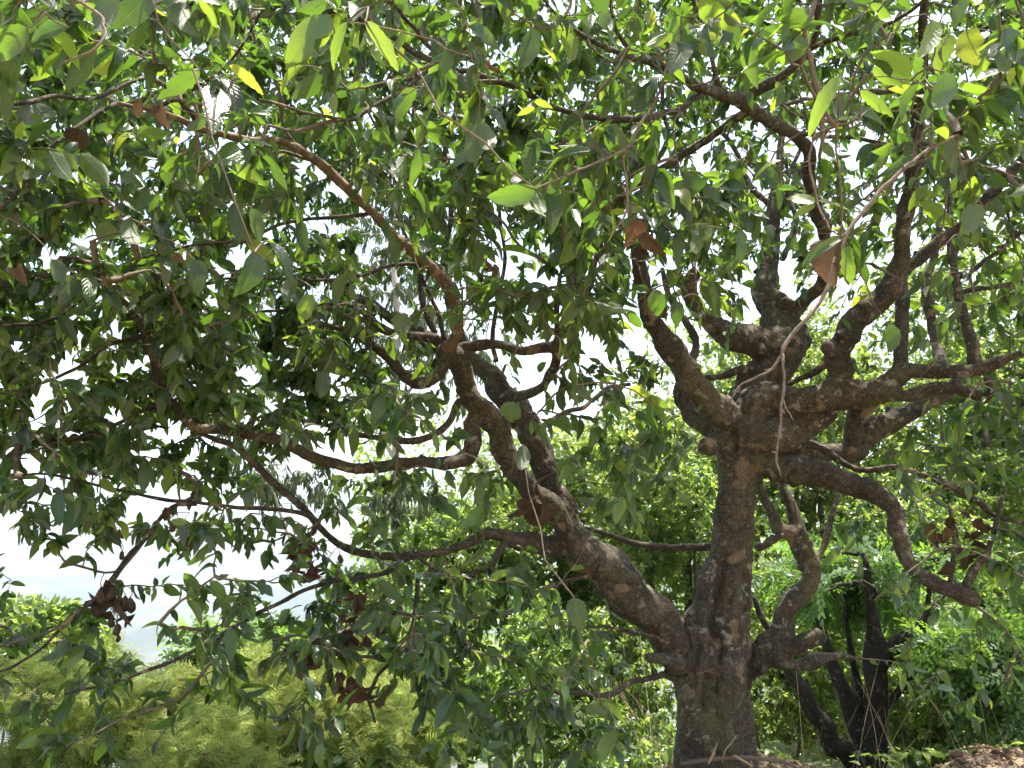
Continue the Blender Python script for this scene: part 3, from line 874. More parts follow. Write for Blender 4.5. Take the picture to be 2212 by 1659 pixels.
BRANCHES = [
    [(1460, 1450, 16, 4.4), (1446, 1456, 13, 4.36), (1407, 1463, 13, 4.3), (1368, 1472, 12, 4.24), (1336, 1490, 12, 4.18), (1303, 1504, 11, 4.12), (1245, 1496, 10, 4.04), (1213, 1498, 9, 3.98), (1165, 1486, 8, 3.92), (1110, 1500, 6, 3.85)],
    [(1430, 1385, 10, 4.3), (1417, 1378, 8, 4.26), (1342, 1361, 7, 4.16), (1270, 1352, 6, 4.1), (1213, 1355, 5, 4.05)],
    [(1092, 1170, 14, 4.0), (1060, 1220, 11, 3.9), (1008, 1242, 10, 3.84), (982, 1246, 10, 3.8), (950, 1232, 9, 3.77), (904, 1203, 9, 3.74)],
    [(1008, 1243, 8, 3.84), (950, 1240, 8, 3.76), (900, 1244, 8, 3.7), (866, 1268, 8, 3.64), (817, 1316, 8, 3.56), (762, 1355, 8, 3.48), (710, 1378, 7, 3.42), (645, 1374, 6, 3.35), (590, 1380, 5, 3.3)],
    [(882, 1205, 14, 3.82), (833, 1236, 12, 3.72), (785, 1246, 10, 3.64), (720, 1256, 10, 3.56), (655, 1275, 10, 3.48), (606, 1302, 10, 3.42), (551, 1329, 10, 3.36), (486, 1368, 10, 3.28), (421, 1404, 9, 3.2), (324, 1446, 8, 3.1), (227, 1478, 7, 3.0), (140, 1500, 5, 2.9)],
    [(476, 1378, 8, 3.28), (463, 1420, 7, 3.26), (415, 1481, 7, 3.2), (372, 1517, 6, 3.16), (290, 1545, 5, 3.1), (200, 1585, 4, 3.0), (90, 1630, 3, 2.9)],
    [(691, 1128, 10, 3.66), (640, 1104, 9, 3.58), (560, 1098, 9, 3.5), (512, 1096, 9, 3.44), (439, 1087, 8, 3.38), (365, 1080, 8, 3.32), (311, 1071, 7, 3.28), (256, 1058, 7, 3.24), (183, 1041, 6, 3.18), (90, 1022, 5, 3.1), (-20, 1035, 4, 3.0)],
    [(425, 1088, 10, 3.36), (385, 1092, 10, 3.32), (350, 1115, 10, 3.28), (324, 1154, 10, 3.24), (282, 1193, 9, 3.2), (253, 1235, 9, 3.16), (211, 1287, 9, 3.12), (178, 1316, 8, 3.08), (130, 1355, 7, 3.02), (65, 1420, 6, 2.96), (-10, 1452, 5, 2.9)],
    [(324, 1150, 7, 3.24), (270, 1220, 7, 3.2), (225, 1280, 6, 3.14), (140, 1345, 6, 3.06), (60, 1378, 5, 3.0), (-20, 1395, 4, 2.94)],
    [(255, 1233, 6, 3.16), (225, 1236, 5, 3.12), (175, 1225, 5, 3.06), (135, 1213, 4, 3.02), (122, 1195, 3, 3.0), (120, 1175, 3, 2.98)],
    [(898, 1300, 10, 3.7), (888, 1360, 9, 3.66), (872, 1400, 8, 3.6), (845, 1430, 8, 3.56), (817, 1459, 8, 3.52), (797, 1498, 8, 3.48), (803, 1530, 6, 3.46), (810, 1560, 5, 3.44)],
    [(905, 1240, 10, 3.72), (902, 1270, 10, 3.71), (898, 1305, 9, 3.7)],
    [(900, 1423, 7, 3.6), (833, 1424, 7, 3.52), (778, 1420, 7, 3.46), (703, 1408, 6, 3.38), (640, 1415, 5, 3.3)],
    [(1200, 1262, 9, 4.1), (1164, 1277, 9, 4.04), (1112, 1316, 9, 3.96), (1060, 1336, 8, 3.9), (1000, 1330, 7, 3.84), (930, 1335, 6, 3.78)],
    [(1290, 1240, 10, 4.2), (1240, 1250, 10, 4.15), (1200, 1262, 9, 4.1)],
    [(1585, 1180, 17, 4.7), (1524, 1182, 16, 4.75), (1470, 1182, 14, 4.8), (1407, 1180, 13, 4.85), (1359, 1170, 12, 4.9), (1300, 1150, 10, 4.95), (1230, 1135, 8, 5.0)],
    [(1635, 1183, 14, 4.5), (1660, 1175, 13, 4.5), (1690, 1155, 14, 4.54)],
    # diagonal from the upright arm down to the fork_left
    [(1618, 236, 20, 3.52), (1595, 254, 19, 3.56), (1543, 288, 19, 3.64), (1491, 326, 19, 3.72), (1421, 368, 18, 3.8), (1352, 417, 18, 3.88), (1314, 462, 15, 3.94), (1296, 530, 13, 3.98), (1285, 580, 11, 4.0), (1270, 640, 10, 4.02), (1250, 690, 9, 4.05)],
    # the arch over the middle
    [(1515, 204, 16, 3.24), (1500, 212, 15, 3.2), (1456, 240, 15, 3.12), (1386, 257, 16, 3.0), (1317, 259, 15, 2.9), (1248, 247, 15, 2.8), (1197, 233, 14, 2.72), (1127, 198, 14, 2.62), (1075, 174, 14, 2.54), (1023, 156, 14, 2.46), (981, 152, 15, 2.4), (947, 135, 14, 2.34), (902, 118, 14, 2.28), (850, 80, 14, 2.2), (797, 63, 13, 2.12), (773, 35, 12, 2.06), (755, -10, 11, 2.0), (720, -80, 9, 1.9)],
    [(985, 152, 11, 2.4), (955, 128, 10, 2.34), (919, 92, 10, 2.27), (895, 58, 10, 2.2), (866, 26, 10, 2.14), (858, -30, 9, 2.06)],
    [(942, 137, 10, 2.33), (884, 181, 10, 2.28), (832, 215, 10, 2.22), (780, 247, 10, 2.18), (745, 258, 9, 2.14), (676, 250, 8, 2.1), (606, 226, 7, 2.05), (560, 215, 6, 2.0)],
    [(745, 259, 8, 2.14), (693, 267, 8, 2.13), (641, 287, 7, 2.12), (600, 280, 6, 2.1), (520, 262, 5, 2.06)],
    [(1090, 180, 9, 2.56), (1058, 178, 8, 2.5), (960, 188, 7, 2.4), (880, 186, 5, 2.3)],
    [(1310, 260, 8, 2.9), (1240, 300, 8, 2.84), (1160, 330, 7, 2.76), (1060, 356, 7, 2.66), (960, 345, 6, 2.56), (860, 355, 5, 2.5)],
    # upper left branches
    [(430, 268, 11, 2.68), (345, 175, 11, 2.5), (280, 178, 10, 2.4), (206, 212, 9, 2.3), (120, 210, 10, 2.2), (40, 222, 10, 2.1), (-60, 215, 9, 2.0)],
    [(330, 236, 10, 2.58), (400, 205, 8, 2.4), (480, 150, 7, 2.25), (530, 85, 6, 2.1), (570, 20, 5, 2.0)],
    [(250, 222, 10, 2.5), (190, 260, 9, 2.4), (120, 310, 8, 2.3), (75, 370, 8, 2.2), (20, 440, 7, 2.1), (-60, 480, 6, 2.0)],
    [(690, 352, 9, 3.0), (600, 330, 8, 2.9), (520, 360, 7, 2.8), (440, 420, 6, 2.7), (350, 470, 6, 2.6), (200, 520, 5, 2.5)],
    [(800, 460, 10, 3.24), (720, 470, 9, 3.2), (620, 480, 8, 3.14), (520, 520, 7, 3.06), (420, 530, 6, 3.0), (300, 560, 5, 2.9)],
    [(925, 572, 10, 3.5), (860, 570, 9, 3.46), (760, 600, 8, 3.4), (660, 605, 7, 3.34), (540, 600, 6, 3.26), (420, 610, 5, 3.2)],
    [(318, 721, 10, 3.18), (250, 740, 9, 3.1), (170, 790, 8, 3.0), (90, 830, 7, 2.92), (0, 850, 5, 2.85)],
    [(367, 867, 10, 3.28), (300, 890, 9, 3.2), (220, 930, 8, 3.12), (150, 950, 7, 3.05), (60, 975, 6, 2.98), (-10, 990, 4, 2.92)],
    [(256, 630, 10, 3.1), (190, 640, 9, 3.0), (110, 690, 8, 2.9), (30, 700, 7, 2.8), (-80, 720, 5, 2.7)],
    [(640, 318, 9, 2.92), (610, 260, 8, 2.86), (600, 190, 8, 2.8), (560, 120, 7, 2.72), (540, 40, 6, 2.64), (520, -60, 5, 2.56)],
    [(940, 720, 14, 3.9), (915, 660, 13, 3.92), (905, 580, 12, 3.94), (890, 480, 11, 3.96), (880, 380, 10, 3.98), (890, 280, 9, 4.0), (900, 160, 7, 4.0)],
    [(960, 735, 11, 3.84), (950, 690, 10, 3.8), (930, 640, 9, 3.76), (905, 590, 9, 3.7), (880, 520, 8, 3.62), (850, 440, 7, 3.55), (838, 340, 6, 3.5), (800, 250, 5, 3.44)],
    [(968, 640, 18, 4.7), (960, 560, 15, 4.75), (975, 450, 13, 4.8), (960, 330, 11, 4.85), (1000, 200, 9, 4.9)],
    [(1072, 780, 12, 4.46), (1064, 740, 11, 4.5), (1075, 650, 10, 4.55), (1090, 560, 9, 4.6), (1080, 440, 8, 4.66), (1110, 330, 7, 4.7)],
    [(1188, 912, 18, 4.42), (1220, 890, 12, 4.5), (1260, 880, 10, 4.6), (1310, 840, 9, 4.7), (1360, 830, 8, 4.8)],
    # right hand branches
    [(1745, 959, 18, 4.3), (1786, 976, 15, 4.26), (1831, 1004, 14, 4.22), (1870, 1014, 13, 4.18), (1936, 1011, 12, 4.12), (1988, 1025, 13, 4.06), (2040, 1042, 14, 4.0), (2092, 1074, 14, 3.95), (2127, 1098, 12, 3.9), (2170, 1120, 9, 3.84), (2230, 1130, 7, 3.78)],
    [(1890, 1000, 9, 4.6), (1930, 980, 9, 4.6), (1970, 977, 9, 4.58), (2040, 984, 9, 4.54), (2120, 1001, 8, 4.5), (2212, 1025, 7, 4.45), (2280, 1030, 6, 4.4)],
    [(2085, 1265, 16, 3.73), (2111, 1225, 16, 3.74), (2130, 1204, 14, 3.76), (2137, 1170, 12, 3.78), (2153, 1128, 10, 3.8), (2170, 1060, 8, 3.84)],
    [(2050, 1268, 10, 3.77), (2058, 1215, 10, 3.8), (2062, 1160, 9, 3.85), (2050, 1090, 7, 3.9)],
    [(2108, 795, 30, 3.92), (2102, 754, 28, 3.96), (2086, 702, 22, 4.0), (2071, 633, 19, 4.06), (2057, 563, 16, 4.12), (2050, 470, 13, 4.2), (2060, 380, 10, 4.28), (2070, 250, 8, 4.36)],
    [(2040, 800, 26, 4.2), (2022, 740, 24, 4.5), (2010, 690, 22, 4.6), (2000, 620, 20, 4.7), (2022, 540, 16, 4.8), (2030, 440, 12, 4.9)],
    [(2060, 640, 12, 4.1), (2100, 626, 12, 4.08), (2160, 618, 11, 4.04), (2212, 612, 10, 4.0), (2300, 590, 8, 3.95)],
    [(2070, 600, 12, 4.2), (2120, 570, 11, 4.15), (2170, 530, 10, 4.1), (2230, 480, 8, 4.0)],
    [(1836, 780, 12, 4.1), (1800, 776, 14, 4.3), (1765, 800, 16, 4.4), (1740, 812, 12, 4.45), (1700, 835, 12, 4.5)],
    [(1640, 800, 26, 4.6), (1600, 800, 20, 4.58), (1560, 812, 15, 4.56), (1520, 816, 12, 4.6), (1480, 815, 9, 4.7)],
    [(1712, 290, 12, 3.78), (1780, 295, 10, 3.74), (1850, 300, 9, 3.7), (1930, 310, 7, 3.6), (1990, 320, 6, 3.5)],
    [(1977, 347, 16, 3.68), (1930, 320, 14, 3.6), (1880, 318, 14, 3.5), (1990, 315, 18, 3.45), (2090, 350, 16, 3.4), (2150, 370, 15, 3.34), (2212, 395, 13, 3.3)],
    [(1984, 180, 14, 3.46), (1930, 195, 14, 3.36), (1860, 200, 14, 3.26), (1800, 215, 12, 3.18), (1740, 215, 10, 3.1), (1690, 225, 8, 3.0)],
    [(1745, 110, 12, 3.24), (1830, 75, 11, 3.1), (1900, 60, 10, 3.0), (1970, 20, 9, 2.9), (2040, -40, 8, 2.8)],
    [(1990, 100, 12, 3.36), (2060, 90, 11, 3.2), (2130, 60, 10, 3.05), (2212, 30, 9, 2.9), (2290, 0, 8, 2.8)],
    [(1560, 201, 12, 3.34), (1540, 140, 11, 3.24), (1530, 80, 10, 3.14), (1500, 10, 9, 3.04), (1490, -70, 7, 2.9)],
    [(1369, 125, 10, 2.84), (1330, 60, 9, 2.7), (1320, 0, 8, 2.56), (1300, -80, 7, 2.4)],
    [(1368, 470, 14, 4.02), (1400, 380, 12, 4.0), (1440, 300, 10, 4.0), (1430, 200, 8, 4.0), (1450, 80, 7, 4.0)],
    [(1672, 451, 16, 5.02), (1620, 400, 14, 5.1), (1590, 330, 12, 5.2), (1540, 260, 9, 5.3)],
    [(1690, 560, 14, 4.9), (1720, 480, 12, 5.0), (1700, 400, 10, 5.1), (1740, 300, 8, 5.2)],
    [(1205, 683, 9, 3.74), (1160, 640, 8, 3.68), (1100, 636, 7, 3.6), (1040, 634, 6, 3.5)],
    [(1214, 600, 8, 3.7), (1170, 560, 8, 3.64), (1120, 530, 7, 3.56), (1080, 470, 6, 3.5), (1000, 440, 5, 3.4)],
]
NEAR_TWIGS = [
    [(2070, 290, 8, 1.75), (2005, 323, 9, 1.72), (1953, 365, 12, 1.7), (1911, 403, 12, 1.68), (1877, 441, 13, 1.66), (1850, 475, 12, 1.65), (1831, 503, 12, 1.64), (1804, 563, 11, 1.62), (1786, 629, 12, 1.6), (1745, 685, 11, 1.58), (1701, 735, 11, 1.57), (1689, 768, 10, 1.56)],
    [(1692, 762, 8, 1.56), (1668, 796, 8, 1.57), (1640, 812, 7, 1.57), (1606, 827, 6, 1.58), (1590, 845, 5, 1.58), (1576, 868, 4, 1.58)],
    [(1690, 765, 9, 1.56), (1692, 800, 8, 1.555), (1690, 858, 8, 1.55), (1686, 910, 7, 1.55), (1678, 963, 7, 1.545), (1677, 1001, 6, 1.54), (1687, 1028, 4, 1.54)],
    [(1691, 862, 5, 1.55), (1697, 880, 5, 1.55), (1708, 895, 4, 1.55), (1714, 909, 3, 1.55)],
    [(1449, 105, 8, 1.95), (1442, 132, 8, 1.93), (1421, 208, 8, 1.9), (1390, 257, 9, 1.87), (1359, 313, 9, 1.84), (1317, 340, 8, 1.8), (1248, 368, 7, 1.76), (1213, 385, 6, 1.73), (1162, 406, 6, 1.7), (1120, 440, 4, 1.68)],
    [(1354, 316, 7, 1.83), (1345, 347, 7, 1.83), (1352, 382, 7, 1.82), (1355, 445, 6, 1.81), (1341, 479, 6, 1.8), (1314, 507, 5, 1.78)],
    [(1768, 200, 5, 1.9), (1765, 236, 5, 1.89), (1758, 295, 6, 1.87), (1748, 347, 7, 1.85), (1755, 392, 7, 1.83), (1764, 431, 7, 1.82), (1769, 451, 6, 1.81), (1793, 497, 6, 1.78)],
    [(1470, 240, 4, 2.4), (1455, 270, 5, 2.4), (1460, 330, 5, 2.4), (1478, 390, 5, 2.4), (1490, 420, 4, 2.4)],
    [(1240, -30, 7, 1.7), (1220, 40, 7, 1.7), (1170, 60, 6, 1.7), (1110, 30, 5, 1.7)],
    [(60, -40, 10, 1.3), (190, 15, 10, 1.25), (225, 60, 9, 1.22), (200, 110, 8, 1.2), (130, 140, 6, 1.2)],
    [(1490, 60, 7, 1.9), (1449, 105, 8, 1.95), (1400, 130, 6, 2.0)],
]


def samp(rows, step):
    return catmull(ctl(rows), step)


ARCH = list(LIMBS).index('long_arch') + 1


def wood_body():
    """Trunk and limbs grown together into one skin, then parted where each limb begins."""
    mb = MB()
    owners, spts, srad = [], [], []
    names = ['trunk']
    for rows in TRUNK:
        c = samp(rows, 0.05)
        tube(mb, c[:, :3], c[:, 3], 20, 0.05, 3)
        spts.append(c[:, :3]); srad.append(c[:, 3]); owners.append(np.zeros(len(c), int))
    for li, (nm, rows) in enumerate(LIMBS.items()):
        names.append('limb')
        c = samp(rows, 0.035)
        s = np.arange(len(c))
        r = c[:, 3] * (1 + 0.10 * np.array([vnoise(np.array([[x * 0.31, li * 7.7, 0.5]]), 4)[0] for x in s]))
        P = c[:, :3].copy()
        jig = np.stack([vnoise(np.stack([s * 0.33, s * 0 + li * 3.1, s * 0 + q * 5.0], -1), 8) for q in range(3)], -1)
        P[2:-1] += jig[2:-1] * (0.30 * r[2:-1])[:, None]
        tube(mb, P, r, 14 if r.max() > 0.02 else 10, 0.12, 20 + li)
        gs = np.random.default_rng(900 + li)
        for q in range(6, len(c) - 5, 9):       # knuckles and snapped-off spurs
            if gs.uniform() < 0.55:
                T = norm(P[q + 1] - P[q - 1])
                sd_ = norm(np.cross(T, gs.normal(0, 1, 3)))
                k_ = gs.uniform(0.9, 1.7)
                pp = np.array([P[q], P[q] + sd_ * r[q] * 0.7, P[q] + sd_ * r[q] * k_ + T * r[q] * gs.uniform(-.3, .6)])
                tube(mb, pp, np.array([0.62, 0.5, gs.uniform(0.2, 0.42)]) * r[q], 8)
        spts.append(P); srad.append(r); owners.append(np.full(len(c), li + 1))
    me = mb.mesh('wood_raw', None)
    ob = bpy.data.objects.new('wood_raw', me)
    COL.objects.link(ob)
    md = ob.modifiers.new('remesh', 'REMESH')
    md.mode = 'VOXEL'
    md.voxel_size = 0.0078
    md.adaptivity = 0.0
    dg = bpy.context.evaluated_depsgraph_get()
    ev = ob.evaluated_get(dg)
    m2 = bpy.data.meshes.new_from_object(ev)
    nv = len(m2.vertices)
    v = np.zeros(nv * 3)
    m2.vertices.foreach_get('co', v)
    v = v.reshape(-1, 3)
    nl = len(m2.loops)
    lv = np.zeros(nl, np.int32)
    m2.loops.foreach_get('vertex_index', lv)
    ls = np.zeros(len(m2.polygons), np.int32)
    m2.polygons.foreach_get('loop_start', ls)
    lt = np.diff(np.append(ls, nl))
    quads = np.stack([lv[ls[lt == 4] + k] for k in range(4)], -1)
    tris = np.stack([lv[ls[lt == 3] + k] for k in range(3)], -1) if (lt == 3).any() else np.zeros((0, 3), int)
    ne = len(m2.edges)
    e = np.zeros(ne * 2, np.int32)
    m2.edges.foreach_get('vertices', e)
    e = e.reshape(-1, 2)
    deg = np.bincount(e.ravel(), minlength=nv).astype(float)
    for it in range(5):
        acc = np.stack([np.bincount(e[:, 0], v[e[:, 1], c], nv) + np.bincount(e[:, 1], v[e[:, 0], c], nv) for c in range(3)], -1)
        v = v * 0.45 + 0.55 * acc / np.maximum(deg, 1)[:, None]
    # nearest wood axis of every point
    SP_, SR, SO = np.vstack(spts).astype(np.float32), np.concatenate(srad).astype(np.float32), np.concatenate(owners)
    own = np.zeros(nv, int)
    rad = np.zeros(nv)
    axis = np.zeros((nv, 3))
    for i in range(0, nv, 3000):
        d = np.linalg.norm(v[i:i + 3000, None].astype(np.float32) - SP_[None], axis=-1) - SR[None]
        j = np.argmin(d, 1)
        own[i:i + 3000] = SO[j]
        rad[i:i + 3000] = SR[j]
        axis[i:i + 3000] = SP_[j]
    out = norm(v - axis)
    lumps = fbm(v * 9.0, 3, 31) * 0.20 + np.maximum(fbm(v * 6.5, 2, 37) - 0.2, 0) * 0.75
    fine = fbm(v * np.array([48.0, 48.0, 30.0]), 3, 41)
    ridge = -np.abs(vnoise(v * np.array([17.0, 17.0, 5.0]), 43)) * (own == 0)
    v = v + out * (lumps * np.minimum(rad, 0.085) * 0.55 + fine * np.minimum(0.0055, rad * 0.085) + ridge * 0.010)[:, None]
    gx, gy, _ = project(v)
    front = (own == 0) & (out[:, 1] < 0.25)
    for (pts, wd_, dp_) in (([(1572, 1180), (1560, 1230), (1546, 1330), (1540, 1430), (1528, 1500), (1524, 1560)], 13, 0.062), ([(1611, 1200), (1612, 1290), (1611, 1350)], 8, 0.035), ([(1590, 1560), (1596, 1610), (1594, 1660)], 15, 0.05), ([(1508, 1330), (1500, 1420), (1497, 1520)], 9, 0.02), ([(1598, 940), (1580, 1000), (1588, 1080)], 10, 0.02)):
        pts = np.array(pts, float)
        cxg = np.interp(gy, pts[:, 1], pts[:, 0]) + 5 * vnoise(np.stack([gy / 22, gy * 0, gy * 0], -1), 3)
        fade = np.clip((gy - pts[0, 1]) / 35, 0, 1) * np.clip((pts[-1, 1] - gy) / 35, 0, 1)
        v = v - out * (dp_ * front * fade * np.exp(-((gx - cxg) / wd_) ** 2) * (0.8 + 0.4 * vnoise(v * 14, 6)))[:, None]
    bpy.data.objects.remove(ob)
    oq = own[quads]
    oq.sort(axis=1)
    maj = np.where(oq[:, 1] == oq[:, 2], oq[:, 1], oq[:, 0])
    ot = np.sort(own[tris], axis=1)[:, 1] if len(tris) else np.zeros(0, int)
    for k, nm in enumerate(names):
        q = quads[maj == k]
        t = tris[ot == k] if len(tris) else tris
        if len(q) < 8:
            continue
        used = np.unique(np.concatenate([q.ravel(), t.ravel()]))
        re = np.zeros(nv, int)
        re[used] = np.arange(len(used))
        b = MB()
        b.add(v[used], re[q], re[t] if len(t) else None)
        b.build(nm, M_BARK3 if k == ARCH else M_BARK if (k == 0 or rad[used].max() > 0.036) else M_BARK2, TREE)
    bpy.data.meshes.remove(m2)
    return SP_, SR, SO


SP_, SR, SO = wood_body()
skel = [SP_[SO > 0][::2]]
for bi, rows in enumerate(BRANCHES):
    c = samp(rows, 0.03)
    s = np.arange(len(c))
    jig = np.stack([vnoise(np.stack([s * 0.4, s * 0 + bi * 3.1, s * 0 + q * 5.0], -1), 18) for q in range(3)], -1)
    c[1:-1, :3] += jig[1:-1] * 0.006
    mb = MB()
    r = c[:, 3] * (1 + 0.13 * vnoise(np.stack([s * 0.7, s * 0 + bi, s * 0.0], -1), 19))
    tube(mb, c[:, :3], r, 8, 0.10, 60 + bi)
    mb.build('branch', M_BARK2 if rows[0][2] > 9 else M_TWIG, TREE)
    skel.append(c[:, :3])
for bi, rows in enumerate(NEAR_TWIGS):
    c = samp(rows, 0.012)
    s = np.arange(len(c))
    mb = MB()
    nod = 1 + 0.28 * np.maximum(0, np.sin(s * 0.9 + bi)) ** 6 + 0.08 * vnoise(np.stack([s * 0.7, s * 0 + bi, s * 0.0], -1), 23)
    c[1:-1, :3] += 0.0022 * np.stack([vnoise(np.stack([s * 0.5, s * 0 + bi * 3.1, s * 0 + q * 5.0], -1), 28) for q in range(3)], -1)[1:-1]
    tube(mb, c[:, :3], c[:, 3] * 0.76 * nod, 8, 0.08, 90 + bi)
    for q in range(3, len(c) - 3, 7):          # short spurs where leaves have dropped
        T = norm(c[q + 1, :3] - c[q - 1, :3])
        side = norm(np.cross(T, rng.normal(0, 1, 3)))
        p1 = c[q, :3] + side * (c[q, 3] + rng.uniform(0.004, 0.016)) + T * rng.uniform(0.002, 0.012)
        pp = np.array([c[q, :3], 0.5 * (c[q, :3] + p1), p1])
        tube(mb, pp, np.array([c[q, 3] * 0.7, 0.0022, 0.0016]), 5)
    mb.build('twig', M_TWIG, TREE)
    skel.append(c[:, :3][::2])
# limbs out of the picture overhead that carry the shade
for az, r0 in ((-70, 0), (-35, 0), (-5, 0), (25, 0), (60, 0), (100, 0), (150, 0), (205, 0), (250, 0)):
    g = np.random.default_rng(az + 500)
    st = U(1700, -40, 4.2) if az > 0 else U(900, -60, 3.6)
    d = np.array([math.sin(R(az)), -math.cos(R(az)) * 0.8, 0.12])
    P = np.array([st + d * t + np.array([0, 0, 0.35 * math.sin(t * 1.1)]) + g.normal(0, 0.06, 3) for t in np.linspace(0, 2.9, 8)])
    c = catmull(np.hstack([P, np.linspace(0.026, 0.006, 8)[:, None]]), 0.05)
    mb = MB()
    tube(mb, c[:, :3], c[:, 3], 7, 0.1, az)
    mb.build('branch', M_BARK2, TREE)
    skel.append(c[:, :3])
skel = np.vstack(skel)

# how much leaf the picture shows, cell by cell (16 columns, 12 rows, 0 none .. 9 closed)
DENS = np.array([
    [9, 9, 9, 9, 9, 9, 9, 9, 9, 9, 9, 9, 9, 9, 9, 9],
    [9, 9, 9, 9, 8, 9, 9, 9, 9, 9, 9, 9, 9, 9, 9, 8],
    [9, 9, 9, 9, 9, 9, 9, 9, 9, 9, 9, 9, 9, 8, 8, 7],
    [8, 6, 8, 9, 9, 9, 9, 8, 9, 9, 9, 8, 8, 7, 7, 7],
    [8, 9, 9, 8, 8, 8, 7, 7, 8, 8, 7, 6, 5, 4, 6, 6],
    [8, 9, 9, 9, 8, 5, 4, 4, 5, 5, 3, 2, 2, 2, 3, 4],
    [5, 8, 8, 8, 8, 6, 4, 2, 3, 4, 3, 0, 0, 1, 2, 3],
    [5, 5, 4, 3, 4, 4, 4, 2, 2, 3, 2, 0, 1, 1, 2, 3],
    [.9, 1, 2.5, 3, 4, 5, 5, 4, 1, 2, 1, 0, .6, 1, 2, 3],
    [2.5, 2, 2, 4, 6, 6, 6, 5, 4, 1.2, 0, 0, .6, .6, 1.5, 2],
    [3, 4, 5, 4, 4, 5, 4, 4, 4, 2.5, 0, 0, .5, .5, .5, 1],
    [2.5, 2.5, 1.5, 1, 1.5, 2.5, 3, 3, 3, 3, 0, 0, .4, .6, .6, .6]], float) / 9


DENS[8:, :10] *= 0.47
DENS[3:8, :7] *= 1.12
DENS[5:8, :10] *= 0.78
DENS[3:, 10:] *= 0.8


def dens(px, py):
    x = np.clip(px / 138.25 - 0.5, 0, 14.999)
    y = np.clip(py / 138.25 - 0.5, 0, 10.999)
    i, j = x.astype(int), y.astype(int)
    fx, fy = x - i, y - j
    return (DENS[j, i] * (1 - fx) + DENS[j, i + 1] * fx) * (1 - fy) + (DENS[j + 1, i] * (1 - fx) + DENS[j + 1, i + 1] * fx) * fy


g = np.random.default_rng(77)
n = 34000
px = g.uniform(-420, 2640, n)
py = g.uniform(-520, 1660, n)
u = g.uniform(0, 1, n)
top = np.clip((700 - py) / 500, 0, 1)
D0 = 2.55 - 1.05 * top + 0.25 * np.clip((px - 1300) / 600, 0, 1) * (1 - top)
D1 = 4.1 + 2.4 * top + 0.5 * np.clip((px - 1300) / 600, 0, 1)
D = np.sqrt(D0 ** 2 + u * (D1 ** 2 - D0 ** 2))
clump = 0.70 + 1.15 * vnoise(np.stack([px / 105, py / 105, D * 1.6], -1), 71)
keep = g.uniform(0, 1, n) < dens(px, py) * clump * np.where(py < 0, 0.5, 1.0) * np.where(py < 480, 1.05, 0.66)
# the trunk and the big limbs stay in view: nothing hangs in front of them
tx = np.interp(py, [880, 1000, 1200, 1400, 1660], [1600, 1590, 1580, 1545, 1548])
keep &= ~((py > 900) & (np.abs(px - tx) < 115) & (D < 4.7))
for (ax, ay, bx, by, hw) in ((1250, 1195, 1470, 1400, 75), (1010, 770, 1250, 1190, 46), (1560, 900, 1410, 680, 55), (1600, 900, 1690, 680, 75), (1620, 900, 1830, 830, 60), (1800, 830, 1930, 620, 50), (1640, 1000, 1930, 1090, 55),
                             (1930, 1090, 2110, 1300, 40), (1620, 1440, 1700, 1360, 60), (1700, 1360, 1740, 1150, 45), (1830, 850, 2140, 800, 40), (980, 740, 650, 320, 26), (650, 320, 420, 270, 22), (1020, 990, 640, 970, 24), (1600, 230, 1760, 400, 34), (1885, 1340, 1885, 1659, 60), (1720, 1460, 1850, 1659, 40), (1900, 1410, 1990, 1350, 40)):
    vx, vy = bx - ax, by - ay
    t = np.clip(((px - ax) * vx + (py - ay) * vy) / (vx * vx + vy * vy), 0, 1)
    dist = np.hypot(px - ax - t * vx, py - ay - t * vy)
    keep &= ~((dist < hw) & (D < 4.15))
px, py, D = px[keep], py[keep], D[keep]
A = np.array([U(x, y, d) for x, y, d in zip(px, py, D)])
# the crown above the picture and over the camera
m = 620
cr = np.stack([g.uniform(-3.4, 4.6, m), g.uniform(-0.6, 5.6, m), g.uniform(2.7, 5.6, m)], -1)
e_ = ((cr[:, 0] - 0.6) / 4.2) ** 2 + ((cr[:, 1] - 3.1) / 3.7) ** 2 + ((cr[:, 2] - 3.2) / 2.4) ** 2
qx, qy, qf = project(cr)
cr = cr[(e_ < 1) & ~((qf > 0) & (qy > -150)) & (vnoise(cr * 1.3, 5) > -0.25)]
A = np.vstack([A, cr])
paths, par, cnt = grow(skel, A, g, 1.15)
r0 = 0.0021 * cnt ** 0.45
r1 = np.minimum(r0 * 0.62, np.maximum(0.0011, r0 * 0.5))
big = np.argsort(-r0)[:90]
mask = np.ones(len(paths), bool)
mask[big] = False
mb = MB()
twig_mesh(mb, paths[mask], r0[mask], r1[mask], 4)
mb.build('fine_twigs', M_TWIG, TREE, 'stuff')
for b in big:
    mb = MB()
    c = catmull(np.hstack([paths[b], np.linspace(r0[b], r1[b], paths.shape[1])[:, None]]), 0.03)
    tube(mb, c[:, :3], c[:, 3], 6, 0.1, int(b))
    mb.build('twig', M_TWIG, TREE)


def tea_tint(pos, t):
    b = 0.22 + 0.24 * g.normal(0, 1, t.shape) + 0.25 * np.maximum(vnoise(pos * 1.1, 91), 0)
    young = (g.uniform(0, 1, t.shape) < 0.06 + 0.15 * (t > 0.8))
    return np.where(young, g.uniform(0.6, 1.0, t.shape), np.clip(b, 0, 0.62))


PERL = 10
lv = leaves_on(paths, g, PERL, 0.073, 0.395, tea_tint, 0.22, 0.75, 10, 0.55, 0.28)
